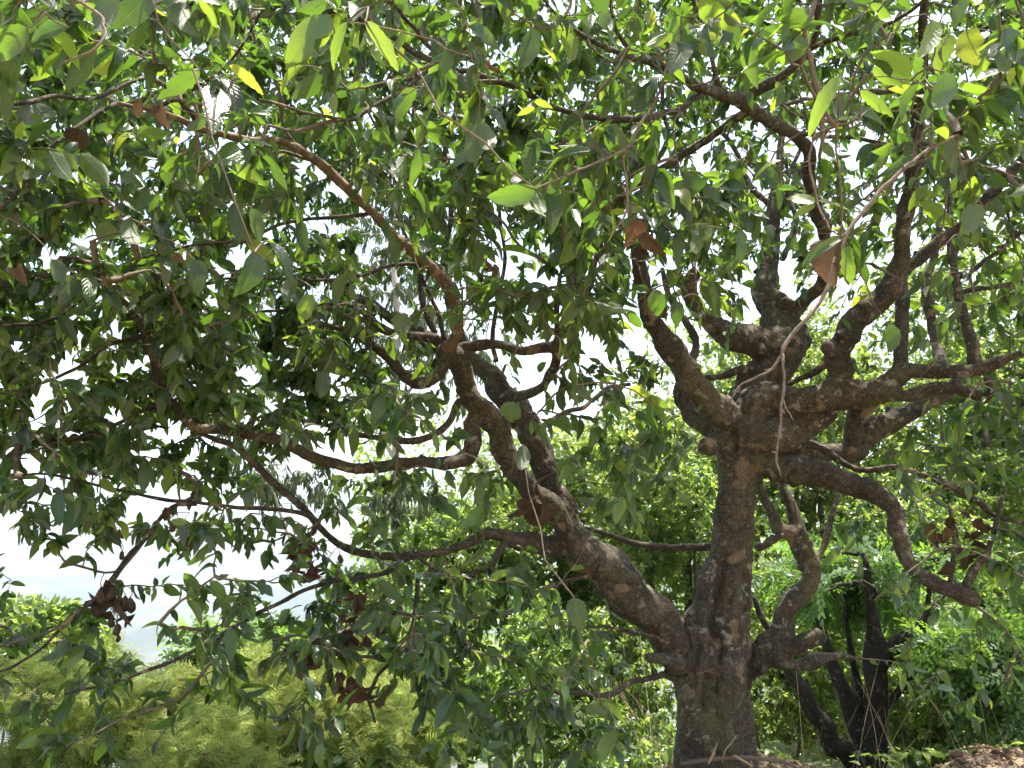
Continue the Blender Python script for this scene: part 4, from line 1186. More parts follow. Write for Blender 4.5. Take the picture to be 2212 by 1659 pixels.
# leaves that would cover the wood the eye follows are dropped, most of them
SEEN = [r for r in BRANCHES if max(q[2] for q in r) >= 9.5]
wx, wy, wf = project(np.vstack([SP_, np.vstack([samp(r, 0.05)[:, :3] for r in NEAR_TWIGS + SEEN])]))
wr = np.concatenate([SR, np.concatenate([samp(r, 0.05)[:, 3] for r in NEAR_TWIGS + SEEN])]) * FPX / np.maximum(wf, .3)
ok_ = wr > 6
ok_[len(SR):] = True
wr[:len(SR)][SO == ARCH] += 14
wx, wy, wf, wr = wx[ok_], wy[ok_], wf[ok_], wr[ok_]
lc = lv[0] + norm(lv[1]) * (lv[3] * 0.5)[:, None]
lx, ly, lf = project(lc)
hide = np.zeros(len(lx), bool)
for i in range(0, len(lx), 2000):
    dd = np.hypot(lx[i:i + 2000, None] - wx[None], ly[i:i + 2000, None] - wy[None])
    hide[i:i + 2000] = ((dd < wr[None] + 13) & (lf[i:i + 2000, None] < wf[None] + 0.02) & (lf[i:i + 2000, None] > 0)).any(1)
kp = ~(hide & (g.uniform(0, 1, len(lx)) < 0.86))
# chinks in the crown where the sun comes through to the wood and the young leaves
SV = np.array(sd)
for (tx_, ty_, tD, tr_) in ((1765, 440, 1.78, .16), (2090, 110, 2.0, .13), (545, 170, 2.0, .13), (620, 165, 2.0, .12), (822, 110, 1.9, .13), (770, 90, 1.9, .1), (700, 70, 1.8, .1), (1530, 80, 2.0, .12), (1425, 95, 2.0, .12), (1655, 355, 2.2, .1), (2020, 110, 1.7, .1), (1340, 460, 2.3, .1), (225, 505, 2.4, .1), (1180, 450, 2.0, .1), (560, 40, 2.0, .1),
                         (1618, 1600, 4.3, .07), (1692, 1330, 4.4, .13), (1715, 1290, 4.4, .1), (1740, 1185, 4.5, .1), (1645, 1415, 4.4, .08), (1165, 1085, 4.05, .1), (1205, 1130, 4.1, .08), (1190, 1060, 4.3, .08), (1300, 1225, 4.2, .07), (1569, 905, 4.3, .07), (1540, 1310, 4.3, .05), (1570, 1100, 4.3, .05), (1760, 1010, 4.2, .06), (1400, 1310, 4.3, .06),
                         (750, 405, 3.1, .12), (650, 325, 2.9, .1), (900, 550, 3.45, .1), (975, 640, 3.7, .1), (1060, 1155, 4.0, .1), (1090, 745, 3.85, .08), (950, 1000, 3.8, .08), (1900, 650, 4.0, .07), (1480, 800, 4.25, .07), (1700, 280, 3.7, .1), (480, 290, 2.75, .1)):
    rel = lc - U(tx_, ty_, tD)
    al = rel @ SV
    pd = np.linalg.norm(rel - al[:, None] * SV, axis=1)
    kp &= ~((al > 0.06) & (pd < tr_ + 0.02))
lv = [q[kp] for q in lv]
L = Leaves()
L.add(*lv)

# leaves that hang close in front, each as it is seen: base, tip, width (all in px), tint
HERO = [(240, -35, 217, 95, 52, .25), (320, -20, 262, 78, 58, .2), (430, 150, 346, 222, 36, .5), (495, 142, 582, 198, 26, .97), (655, 142, 572, 188, 26, .8), (555, 75, 617, 132, 30, .55), (430, 28, 522, 66, 26, .5), (738, 36, 660, 92, 40, .7),
        (750, 47, 697, 148, 22, .6), (770, 57, 777, 122, 38, .7), (787, 70, 826, 146, 26, .88), (788, 46, 878, 152, 40, .78), (4, 152, 48, 236, 48, .15), (74, 222, 116, 286, 54, .45), (166, 248, 182, 286, 44, .4), (60, 224, 78, 300, 54, .05), (490, 364, 475, 432, 48, .1),
        (528, 366, 536, 420, 40, .4), (505, 440, 510, 526, 30, .1), (543, 450, 570, 526, 38, .1), (280, 470, 284, 556, 48, .2), (400, 320, 420, 382, 38, .2), (550, 545, 545, 652, 58, .05), (585, 525, 650, 604, 38, .1), (675, 636, 640, 702, 32, .65),
        (860, 676, 874, 726, 44, .15), (915, 240, 905, 292, 58, .1), (1035, 264, 1020, 360, 54, .2), (1045, 264, 1066, 362, 36, .4), (905, 320, 895, 416, 28, .3), (835, 328, 846, 376, 40, .2), (1045, 30, 1014, 62, 32, .96), (850, 286, 803, 300, 17, .97),
        (980, 618, 990, 652, 26, .3), (1085, 620, 1080, 672, 36, .15), (235, 480, 220, 526, 40, .88), (300, 370, 265, 420, 44, .6), (150, 60, 30, 75, 40, .5), (100, 20, 20, 95, 44, .12), (60, 60, -30, 130, 50, .3), (255, 100, 180, 125, 34, .5), (120, 150, 55, 165, 24, .7), (300, 135, 345, 170, 30, .55),
        (1151, 60, 1136, 156, 54, .1), (1216, 66, 1262, 146, 34, .75), (1156, 85, 1216, 126, 20, .92), (1396, 25, 1420, 52, 30, .92), (1452, 70, 1380, 116, 24, .88), (1463, 122, 1476, 34, 36, .3), (1505, 70, 1584, 82, 24, .92), (1500, 85, 1550, 126, 40, .2),
        (1376, 184, 1376, 242, 46, .15), (1526, 0, 1584, 78, 36, .85), (1746, 10, 1731, 66, 30, .2), (1870, 10, 1830, 52, 32, .2), (1911, 45, 1850, 100, 26, .2), (2012, 42, 2006, 152, 46, .75), (2052, 74, 2026, 156, 40, .7), (2088, 64, 2092, 146, 64, .96), (2096, 4, 2045, 62, 50, .05),
        (2040, 155, 2042, 262, 56, .5), (1812, 165, 1736, 286, 30, .75), (1886, 145, 1956, 200, 30, .6), (1832, 200, 1790, 270, 26, .5), (1856, 196, 1936, 250, 20, .6), (1763, 434, 1694, 425, 30, .98), (1761, 440, 1705, 466, 22, .96), (1766, 434, 1842, 450, 32, .98),
        (1688, 347, 1616, 361, 15, .92), (1692, 340, 1726, 330, 20, .8), (1816, 515, 1711, 546, 25, .5), (1818, 516, 1726, 552, 20, .45), (1832, 530, 1826, 620, 30, .6), (2122, 442, 2066, 506, 48, .5), (1351, 460, 1316, 455, 22, .93), (1356, 455, 1394, 452, 20, .93),
        (1166, 414, 1146, 490, 50, .75), (1181, 418, 1216, 500, 44, .25), (1160, 410, 1040, 452, 40, .3), (1271, 290, 1296, 376, 36, .2), (1276, 325, 1180, 322, 24, .25), (1231, 330, 1251, 400, 34, .7), (1601, 494, 1601, 576, 38, .1), (1626, 540, 1571, 580, 30, .1),
        (1416, 625, 1421, 690, 38, .15), (1461, 650, 1466, 710, 30, .1), (1356, 670, 1391, 710, 26, .3), (1401, 630, 1361, 615, 20, .5), (1110, 868, 1098, 916, 46, .4), (1300, 500, 1290, 535, 24, .9), (1310, 506, 1275, 490, 22, .85), (1160, 300, 1130, 385, 40, .3),
        (100, 330, 60, 400, 40, .3), (190, 300, 240, 352, 36, .3), (30, 440, 85, 470, 30, .7), (250, 420, 320, 455, 30, .4), (110, 560, 150, 620, 34, .2), (20, 90, -10, 190, 60, .2), (2170, 60, 2220, 150, 60, .05), (2190, 180, 2150, 260, 44, .2), (2010, 400, 1950, 440, 30, .6), (1660, 60, 1640, 130, 32, .4), (1330, 40, 1300, 100, 30, .3),
        (1310, 1545, 1250, 1520, 26, .3), (1300, 1520, 1365, 1555, 24, .9), (1330, 1580, 1280, 1640, 34, .15), (1240, 1290, 1250, 1370, 44, .2), (700, 800, 690, 860, 34, .05), (640, 600, 600, 660, 34, .1), (420, 560, 440, 640, 40, .05), (1130, 960, 1120, 1030, 34, .1), (1920, 700, 1940, 770, 34, .2)]
hp, hd, hn, hl, hw, ht = [], [], [], [], [], []
gh = np.random.default_rng(5)
for (x0, y0, x1, y1, wp, tt) in HERO:
    lp = math.hypot(x1 - x0, y1 - y0)
    Dh = float(np.clip(FPX * 0.098 / max(lp, 40) * gh.uniform(0.93, 1.05), 1.12, 2.7))
    p0 = U(x0, y0, Dh)
    p1 = U(x1, y1, Dh + gh.uniform(-0.25, 0.25) * lp / FPX * Dh)
    hp.append(p0); hd.append(p1 - p0)
    hl.append(np.linalg.norm(p1 - p0)); hw.append(max(wp / FPX * Dh * 1.06, 0.3 * np.linalg.norm(p1 - p0)))
    sgn = -1 if gh.uniform() < 0.5 else 1
    hn.append(sgn * norm(p0 - EYE) + np.array([0, 0, 0.75]) + gh.normal(0, 0.35, 3))
    ht.append(tt)
    # a stalk ties the leaf to the nearest wood
hp = np.array(hp)
LH = Leaves()
LH.add(hp, np.array(hd), np.array(hn), np.array(hl), np.array(hw), np.arange(len(hp)) * 3 % 8, np.array(ht))
allwood = np.vstack([skel, paths.reshape(-1, 3)])
hpaths, _, _ = grow(allwood, hp, g, 1.6, 0.10, 0.12)
for b in range(len(hpaths)):
    mb = MB()
    twig_mesh(mb, hpaths[b:b + 1], np.full(1, 0.0024), np.full(1, 0.0013), 5)
    mb.build('twig', M_TWIG, TREE)
place_leaves(TREE, LH, SH_HERO, M_LEAF, len(hp))
place_leaves(TREE, L, SH_NEAR, M_LEAF, 300 - len(hp))

# withered leaves and dried husks that still hang in the tree
DEADL = [(1806, 520, 1778, 612, 68), (1372, 470, 1378, 545, 40), (1395, 500, 1410, 570, 36), (175, 280, 160, 330, 58), (1120, 1080, 1135, 1110, 24), (1155, 1085, 1160, 1130, 30), (1175, 1090, 1170, 1150, 34), (1060, 1010, 1075, 1040, 26), (1085, 262, 1110, 300, 26), (1105, 285, 1108, 318, 24),
         (965, 85, 950, 112, 26), (1000, 82, 1005, 115, 28), (300, 215, 295, 260, 20), (345, 225, 355, 265, 30), (385, 545, 365, 570, 28), (35, 580, 50, 610, 24), (1045, 565, 1060, 600, 20), (1068, 570, 1070, 610, 14), (2015, 1130, 2010, 1180, 24), (2040, 1140, 2060, 1180, 24), (2120, 1120, 2110, 1165, 26), (2045, 1210, 2030, 1255, 24),
         (665, 1170, 655, 1225, 22), (640, 1195, 625, 1250, 20), (775, 1290, 780, 1335, 26), (755, 1275, 750, 1315, 20), (690, 1380, 640, 1415, 22), (660, 1395, 665, 1445, 24), (760, 1370, 745, 1410, 26), (790, 1370, 780, 1405, 22), (850, 1380, 845, 1420, 18), (1430, 655, 1440, 690, 18), (240, 1135, 248, 1175, 18), (255, 1145, 262, 1165, 14)]
dp, dd, dn, dl, dw, dt = [], [], [], [], [], []
for (x0, y0, x1, y1, wp) in DEADL:
    near = y0 < 640 and x0 > 1300 or (x0 < 400 and y0 < 640)
    Dh = 1.64 if (x0, y0) == (1806, 520) else (2.2 if near else 3.35 if x0 < 900 else 3.75)
    p0, p1 = U(x0, y0, Dh), U(x1, y1, Dh + gh.uniform(-.02, .02))
    dp.append(p0); dd.append(p1 - p0); dl.append(np.linalg.norm(p1 - p0)); dw.append(wp / FPX * Dh * 1.15)
    dn.append(-norm(p0 - EYE) + gh.normal(0, 0.35, 3) + (np.array([-0.9, 0, 0.3]) if wp > 60 else 0)); dt.append(gh.uniform(0.25, 1.0) if (x0, y0) != (1806, 520) else 0.8)
gq = np.random.default_rng(17)
for (cx_, cy_, sx_, sy_, n_, Dh) in ((655, 1200, 40, 60, 9, 3.4), (770, 1330, 45, 60, 10, 3.42), (660, 1405, 45, 30, 8, 3.36), (770, 1470, 40, 40, 8, 3.44), (235, 1290, 40, 40, 7, 3.12), (395, 1130, 40, 30, 5, 3.3), (2070, 1160, 70, 60, 12, 3.86), (1140, 1085, 40, 40, 5, 4.0), (1395, 500, 30, 45, 6, 3.9), (980, 100, 40, 20, 5, 2.6)):
    for q in range(n_):
        x0, y0 = cx_ + gq.normal(0, .55) * sx_, cy_ + gq.normal(0, .55) * sy_
        lp = gq.uniform(24, 46)
        p0 = U(x0, y0, Dh + gq.normal(0, .05))
        p1 = U(x0 + gq.normal(0, 12), y0 + lp, Dh + gq.normal(0, .06))
        dp.append(p0); dd.append(p1 - p0); dl.append(np.linalg.norm(p1 - p0)); dw.append(gq.uniform(16, 30) / FPX * Dh)
        dn.append(-norm(p0 - EYE) + gq.normal(0, 0.7, 3)); dt.append(gq.uniform(0.0, 0.75))
dp = np.array(dp)
LD = Leaves()
LD.add(dp, np.array(dd), np.array(dn), np.array(dl), np.array(dw), np.arange(len(dp)), np.array(dt))
place_leaves(TREE, LD, SH_DEAD, M_DEAD, len(dp), 'dead_leaf')
FRUIT = [(222, 1288, 22, 40), (240, 1282, 20, 36), (256, 1306, 22, 38), (270, 1304, 18, 36), (282, 1308, 18, 34), (211, 1322, 18, 28), (240, 1346, 15, 20), (253, 1360, 17, 26), (255, 1380, 10, 16), (263, 1200, 11, 20), (373, 1137, 14, 26), (403, 1135, 14, 24), (757, 1481, 26, 40), (735, 1470, 18, 34), (741, 1428, 22, 36), (700, 1205, 12, 18), (735, 1208, 12, 20), (592, 1424, 12, 26), (470, 1160, 12, 20), (1040, 600, 10, 18), (1000, 95, 18, 28), (1060, 1040, 12, 18)]
tips = []
for i, (x, y, wp, hp_) in enumerate(FRUIT):
    Dh = 3.12 if x < 430 else (3.42 if x < 800 else 3.5)
    c = U(x, y, Dh)
    rw, rh = wp / FPX * Dh * 0.5, hp_ / FPX * Dh * 0.5
    ts = np.linspace(-1, 1, 9)
    prof = np.sqrt(np.maximum(1 - ts ** 2, 0)) * (1 + 0.18 * -ts)
    prof[0], prof[-1] = 0.12, 0.12
    tilt = gh.normal(0, 0.12, 3) * np.array([1, 1, 0])
    P = np.array([c + np.array([0, 0, -rh * t]) * -1 + tilt * rh * t for t in ts])
    mb = MB()
    tube(mb, P, np.maximum(prof, 0.1) * rw, 9, 0.42, 200 + i)
    topp = P[-1]
    stalk = np.array([topp, topp + np.array([gh.normal(0, .004), 0, .012]), topp + np.array([gh.normal(0, .01), 0, .03])])
    fo = mb.build('fruit', M_FRUIT, TREE)
    mb = MB()
    tube(mb, stalk, np.array([.0022, .0016, .0016]), 5)
    so = mb.build('stalk', M_TWIG)
    so.parent = fo
    so.matrix_parent_inverse = Matrix.Identity(4)
    tips.append(stalk[-1])
fp, _, _ = grow(allwood, np.vstack([np.array(tips), dp[len(DEADL):]]), g, 1.2, 0.05, 0.08)
for b in range(len(fp)):
    mb = MB()
    twig_mesh(mb, fp[b:b + 1], np.full(1, 0.0022), np.full(1, 0.0014), 5)
    mb.build('twig', M_TWIG, TREE)

# ------------------------------------------------------------------ trees and shrubs down the slope


def ground_at(px, D):
    x = U(px, 900, D)[0]
    return np.array([x, D, float(height(np.array([x]), np.array([D]))[0])])


def crown_points(crowns, n, g, seed, lo=-0.18):
    """Points in uneven crowns: ellipsoids given as (px, py, D, rx, ry, rz), broken into clumps by noise."""
    vol = np.array([c[3] * c[4] * c[5] for c in crowns])
    out = []
    for c, f in zip(crowns, vol / vol.sum()):
        k = int(n * f * 1.9)
        p = norm(g.normal(0, 1, (k, 3))) * (g.uniform(0, 1, (k, 1)) ** 0.40)
        p = p * (1 + 0.22 * vnoise(norm(p) * 2.4 + seed, seed)[:, None])
        q = U(*c[:3]) + p * np.array(c[3:6])
        keep = vnoise(q * (1.5 / max(0.5, c[3] ** 0.5)), seed + 3) > lo
        out.append(q[keep])
    q = np.vstack(out)
    return q[height(q[:, 0], q[:, 1]) + 0.05 < q[:, 2]]


def bg_tree(name, label, cat, base, stems, crowns, n, leaf, per, shapes, mat, bark, seed, nparts, group=None, droop=0.35, tint=(0.45, 0.25), asp=0.42, maxlen=1.6, limbs=9, tw=0.0018, part='leaf', face=0.0, updown=0.9, hide=0):
    g = np.random.default_rng(seed)
    T = thing(name, label, cat, base, group)
    sk = []
    for si, rows in enumerate(stems):
        c = catmull(np.array(rows, float), 0.06)
        s = np.arange(len(c))
        c[1:-1, :3] += 0.35 * c[1:-1, 3:4] * np.stack([vnoise(np.stack([s * 0.35, s * 0 + si * 3.1 + seed, s * 0 + q * 5.0], -1), 18) for q in range(3)], -1)[1:-1]
        mb = MB()
        tube(mb, c[:, :3], c[:, 3], 10, 0.14, seed + si)
        mb.build('trunk' if si == 0 else 'stem', bark, T)
        sk.append(c[len(c) // 4:, :3])
    A = crown_points(crowns, n, g, seed)
    S = np.vstack(sk)
    # a few limbs to the far parts of the crown
    far = A[g.permutation(len(A))[:limbs]]
    lp, _, _ = grow(S, far, g, 9.0, 0.12, 0.12, 9)
    for b in range(len(lp)):
        c = catmull(np.hstack([lp[b], np.linspace(0.022, 0.007, lp.shape[1])[:, None]]), 0.08)
        mb = MB()
        tube(mb, c[:, :3], c[:, 3], 6, 0.1, seed + b)
        mb.build('branch', bark, T)
    S = np.vstack([S, lp.reshape(-1, 3)])
    paths, par, cnt = grow(S, A, g, maxlen)
    if not len(paths):
        return T
    r0 = tw * cnt ** 0.42
    mb = MB()
    twig_mesh(mb, paths, r0, r0 * 0.6, 3)
    mb.build('fine_twigs', bark, T, 'stuff')

    def tf(pos, t):
        return tint[0] + tint[1] * g.normal(0, 1, t.shape) + 0.25 * vnoise(pos * 0.8, seed) + 0.18 * (t > 0.8)
    L = leaves_on(paths, g, per, leaf, asp, tf, 0.25, droop, len(shapes), updown, 0.18, face)
    if hide:
        wx, wy, wf = project(S)
        lx, ly, lf = project(L[0] + norm(L[1]) * (L[3] * .5)[:, None])
        kp = np.ones(len(lx), bool)
        for i in range(0, len(lx), 2000):
            dd = np.hypot(lx[i:i + 2000, None] - wx[None], ly[i:i + 2000, None] - wy[None])
            kp[i:i + 2000] = ~((dd < hide) & (lf[i:i + 2000, None] < wf[None])).any(1)
        L = [q[kp] for q in L]
    place_leaves(T, L, shapes, mat, nparts, part)
    return T


def stem(pts, D=None):
    """(px, py, width px, D) rows to a stem"""
    return ctl(pts)


def rise(px, D, py_top, w, lean=0.0, g=None):
    b = ground_at(px, D)
    t = U(px + lean, py_top, D)
    m = 0.5 * (b + t)
    off = (g.normal(0, 0.08, 3) if g is not None else np.zeros(3)) * np.array([1, 1, 0])
    r = UR(w, D)
    return np.array([[*(b - np.array([0, 0, .15])), r * 1.2], [*(0.75 * b + 0.25 * t + off), r], [*(m - off), r * 0.85], [*t, r * 0.4]])


# the dark tree behind, with three leaning stems
dk = [
    [(1878, 1760, 66, 6.3), (1882, 1659, 58, 6.3), (1887, 1591, 46, 6.3), (1887, 1527, 46, 6.3), (1887, 1446, 46, 6.3), (1892, 1405, 48, 6.3), (1886, 1370, 32, 6.3), (1884, 1336, 27, 6.3), (1876, 1290, 18, 6.32), (1868, 1200, 12, 6.35)],
    [(1872, 1730, 50, 6.24), (1840, 1650, 46, 6.22), (1800, 1612, 42, 6.2), (1782, 1575, 36, 6.18), (1761, 1536, 34, 6.16), (1735, 1494, 32, 6.14), (1716, 1459, 28, 6.12), (1690, 1400, 20, 6.1), (1650, 1340, 14, 6.1), (1630, 1290, 10, 6.1)],
    [(1880, 1640, 44, 6.36), (1852, 1591, 40, 6.4), (1839, 1543, 36, 6.42), (1826, 1504, 33, 6.44), (1807, 1455, 29, 6.46), (1790, 1410, 22, 6.5), (1770, 1340, 16, 6.55)],
    [(1894, 1440, 40, 6.28), (1913, 1413, 40, 6.26), (1946, 1381, 34, 6.22), (1986, 1356, 26, 6.18), (2010, 1320, 16, 6.15), (2060, 1260, 10, 6.1)],
    [(1900, 1540, 16, 6.5), (1930, 1504, 15, 6.52), (1968, 1462, 16, 6.54), (1978, 1413, 17, 6.56), (1991, 1368, 14, 6.58), (2005, 1300, 10, 6.6)],
    [(1896, 1560, 14, 6.6), (1858, 1533, 16, 6.6), (1855, 1478, 15, 6.6), (1840, 1420, 13, 6.6), (1828, 1340, 9, 6.6)],
]
bg_tree('dark_barked_tree', 'tree with black furrowed bark and three leaning stems behind the old trunk', 'tree', ground_at(1880, 6.3),
        [ctl(r) for r in dk], [(1780, 1245, 6.4, 0.6, 0.5, 0.34), (1960, 1255, 6.4, 0.75, 0.5, 0.36), (2120, 1400, 6.3, 0.45, 0.4, 0.35)], 230, 0.24, 5, SH_PINN, M_PINN, M_DARKBARK, 21, 150,
        None, 0.5, (0.35, 0.3), 0.42, 1.3, 8, part='leaf', hide=34)

gb = np.random.default_rng(40)
BG = [
    # label, px, D, stems, crowns, n, leaf, per, tint
    ('broad bright green tree filling the gap between the two biggest limbs', 1290, 8.6, [(1330, 900, 26, 30), (1260, 980, 18, -40), (1350, 1000, 14, 40)], [(1300, 1010, 8.6, 1.35, 0.9, 1.15), (1150, 1180, 8.4, 0.9, 0.8, 0.8)], 900, 0.078, 10, (0.5, 0.28)),
    ('sunlit tree with slim stems just left of the old trunk', 1420, 7.6, [(1400, 1000, 14, 20), (1345, 1050, 12, -30), (1470, 1100, 12, 30)], [(1420, 1130, 7.6, 0.75, 0.7, 0.95), (1400, 1420, 7.2, 0.8, 0.6, 0.7)], 700, 0.072, 10, (0.55, 0.28)),
    ('sunlit tree rising behind the fork of the old tree', 1740, 8.8, [(1735, 900, 24, 10), (1800, 960, 16, 40)], [(1740, 960, 8.8, 1.3, 0.9, 1.15), (1680, 800, 9.2, 1.0, 0.8, 0.8)], 900, 0.080, 10, (0.6, 0.28)),
    ('tall bright tree at the right end of the thicket', 2130, 8.2, [(2120, 820, 24, 10), (2180, 900, 16, 60), (2070, 900, 14, -30)], [(2130, 1020, 8.2, 1.1, 0.9, 1.3), (2190, 800, 8.6, 1.0, 0.8, 0.9)], 1000, 0.078, 10, (0.55, 0.3)),
    ('small leafy tree under the sweeping right limb', 1960, 7.4, [(1950, 1150, 14, 0), (2000, 1180, 10, 40)], [(1960, 1170, 7.6, 0.85, 0.6, 0.6), (2100, 1330, 7.2, 0.8, 0.6, 0.6)], 650, 0.072, 10, (0.5, 0.28)),
    ('tree with yellow-green leaves below the horizontal left limb', 1010, 8.0, [(1000, 1100, 14, 10), (1060, 1150, 10, 40)], [(1010, 1170, 8.0, 0.75, 0.7, 0.5), (900, 1300, 7.8, 0.9, 0.7, 0.6)], 650, 0.074, 10, (0.55, 0.3)),
    ('dense bush of small dark leaves left of the trunk foot', 1230, 6.6, [(1230, 1400, 10, 0), (1180, 1420, 8, -30)], [(1240, 1420, 6.7, 0.7, 0.5, 0.6), (1080, 1520, 6.4, 0.65, 0.5, 0.5), (1330, 1580, 6.2, 0.5, 0.4, 0.45)], 750, 0.068, 10, (0.45, 0.28)),
    ('leafy bush at the lower right corner above the soil', 2150, 6.6, [(2140, 1450, 10, 0), (2190, 1470, 8, 30)], [(2160, 1520, 6.7, 0.7, 0.5, 0.55), (2030, 1560, 6.6, 0.5, 0.4, 0.4)], 600, 0.066, 10, (0.55, 0.28)),
    ('far pale green tree seen through the fork gaps', 1600, 12.5, [(1600, 700, 34, 0), (1700, 760, 22, 80)], [(1620, 800, 12.5, 2.2, 1.2, 1.5), (1900, 880, 12.8, 1.8, 1.2, 1.5)], 800, 0.09, 10, (0.6, 0.28)),
    ('far tall tree behind the right-hand limbs', 2080, 12.0, [(2060, 500, 34, 0), (2150, 600, 22, 60)], [(2080, 650, 12.0, 1.8, 1.2, 1.5), (2220, 900, 12.0, 1.4, 1.2, 1.6)], 800, 0.09, 10, (0.55, 0.28)),
    ('far rounded tree low on the slope left of the trunk', 1120, 13.0, [(1100, 1000, 30, 0)], [(1150, 1080, 13.0, 1.9, 1.2, 1.1), (960, 1230, 13.0, 1.5, 1.2, 0.9)], 700, 0.09, 10, (0.55, 0.28)),
    ('bush of fine leaves in the gap between trunk foot and black stems', 1680, 7.6, [(1690, 1450, 8, 0), (1660, 1450, 7, -20)], [(1690, 1470, 7.6, 0.8, 0.5, 0.6), (1760, 1330, 8.0, 0.9, 0.6, 0.7)], 650, 0.068, 10, (0.6, 0.28)),
    ('green tree closing the view between the left limb and the trunk', 1480, 9.6, [(1480, 1000, 22, 0), (1520, 1100, 12, 30)], [(1490, 1130, 9.6, 0.95, 0.8, 1.2)], 560, 0.078, 10, (0.6, 0.28)),
    ('green tree right behind the low twisting right limb', 1740, 10.2, [(1760, 1000, 22, 0), (1800, 1100, 12, 30)], [(1760, 1150, 10.2, 1.4, 0.8, 1.2)], 700, 0.078, 10, (0.62, 0.28)),
    ('wide bush between the feathery bushes and the dark low leaves', 1010, 7.8, [(1010, 1420, 9, 0), (960, 1440, 7, -20)], [(1010, 1450, 7.8, 1.0, 0.6, 0.6)], 520, 0.068, 10, (0.6, 0.28)),
    ('bush at the far right below the hanging pinnate leaves', 2010, 8.0, [(2010, 1420, 9, 0), (2080, 1440, 7, 20)], [(2010, 1440, 8.0, 1.1, 0.6, 0.7)], 560, 0.068, 10, (0.62, 0.28)),
    ('round leafy tree glimpsed under the thick left limb', 1270, 10.6, [(1270, 1150, 20, 0), (1230, 1200, 12, -30)], [(1270, 1290, 10.6, 0.9, 0.7, 0.8)], 420, 0.078, 10, (0.6, 0.28)),
    ('small bush right beside the left edge of the trunk foot', 1400, 8.4, [(1400, 1450, 8, 0), (1360, 1460, 7, -20)], [(1390, 1500, 8.4, 0.7, 0.5, 0.55)], 420, 0.068, 10, (0.6, 0.28)),
    ('bright bush with upright shoots at the left edge of the slope', 60, 6.8, [(60, 1330, 7, 0), (110, 1320, 5, 30), (10, 1350, 5, -20)], [(50, 1370, 6.9, 0.55, 0.5, 0.30), (150, 1400, 7.0, 0.4, 0.4, 0.22)], 330, 0.085, 9, (0.7, 0.25)),
]
for i, (lab, px_, D_, sts, crowns, n_, leaf_, per_, tint_) in enumerate(BG):
    low = 'bush' in lab
    if not low and D_ < 9.7:
        D_ *= 1.26
        crowns = [(c[0], c[1], c[2] * 1.26, c[3] * 1.22, c[4] * 1.1, c[5] * 1.22) for c in crowns]
        leaf_ *= 1.12
        n_ *= 1.15
    bg_tree('leafy_bush' if low else 'broadleaf_tree', lab, 'bush' if low else 'tree', ground_at(px_, D_),
            [rise(a + gb.uniform(-8, 8), D_ + gb.uniform(-.2, .2), b, w_, ln_, gb) for a, b, w_, ln_ in sts], crowns, int(n_ * 1.7), leaf_ * 0.95, per_, SH_FAR, M_BGLEAF, M_TWIG if low else M_BARK2, 300 + i * 7, 110,
            'bushes and trees crowding the slope', 0.45, tint_, 0.42, 1.7, updown=0.3, face=0.35)

# pinnate-leaved shrubs among them
for i, (lab, px_, D_, crowns, n_) in enumerate([
        ('shrub with long pinnate leaves between the feathery bushes', 520, 6.4, [(530, 1430, 6.4, 0.55, 0.45, 0.33)], 130),
        ('shrub with bright pinnate leaves right of the broken stub', 1830, 7.0, [(1800, 1260, 7.0, 0.55, 0.35, 0.3), (1930, 1270, 7.0, 0.5, 0.3, 0.24)], 170),
        ('pinnate-leaved shrub at the right edge under the limb end', 2120, 5.8, [(2120, 1440, 5.8, 0.4, 0.35, 0.33)], 110)]):
    bg_tree('pinnate_shrub', lab, 'shrub', ground_at(px_, D_), [rise(px_, D_, crowns[0][1], 8, 10, gb), rise(px_ + 20, D_, crowns[0][1], 6, 40, gb)], crowns, n_, 0.23, 5, SH_PINN, M_PINN, M_TWIG, 700 + i, 110,
            'pinnate-leaved shrubs', 0.45, (0.6, 0.25), 0.45, 1.3, 5)

# feathery yellow-green bushes on the lower left
FE = [('feathery bush furthest right among the feathery ones', 850, 6.4, [(850, 1500, 6.4, 0.6, 0.5, 0.4)], 380),
      ('feathery yellow-green bush nearest the lower left corner', 90, 4.9, [(70, 1560, 4.9, 0.62, 0.5, 0.34)], 420),
      ('feathery bush with drooping tips below the black leafy spray', 330, 5.4, [(330, 1520, 5.4, 0.65, 0.55, 0.36)], 460),
      ('broad feathery bush under the hanging brown husks', 600, 5.6, [(600, 1540, 5.6, 0.62, 0.55, 0.42)], 460),
      ('low feathery bush at the bottom beside the leafy thicket', 820, 5.6, [(830, 1580, 5.6, 0.55, 0.5, 0.36)], 360),
      ('feathery bush further down the slope behind the hanging husks', 260, 6.8, [(270, 1420, 6.8, 0.85, 0.6, 0.30)], 460),
      ('feathery bush behind the pinnate shrub on the slope', 720, 7.2, [(730, 1430, 7.2, 0.75, 0.6, 0.36)], 400),
      ('pale feathery bush lowest of all at the bottom edge', 480, 4.7, [(470, 1640, 4.7, 0.5, 0.4, 0.22)], 260)]
for i, (lab, px_, D_, crowns, n_) in enumerate(FE):
    bg_tree('feathery_bush', lab, 'bush', ground_at(px_, D_), [rise(px_, D_, crowns[0][1] - 10, 9, 10, gb), rise(px_ + 60, D_ + .1, crowns[0][1], 7, 40, gb), rise(px_ - 60, D_ - .1, crowns[0][1], 7, -40, gb)],
            crowns, int(n_ * 2.4), 0.092, 6, SH_FEATH, M_FROND, M_TWIG, 800 + i * 5, 130, 'feathery yellow-green bushes', 0.35, (0.72, 0.25), 0.62, 1.2, 6, part='spray', updown=0.7, face=0.4)

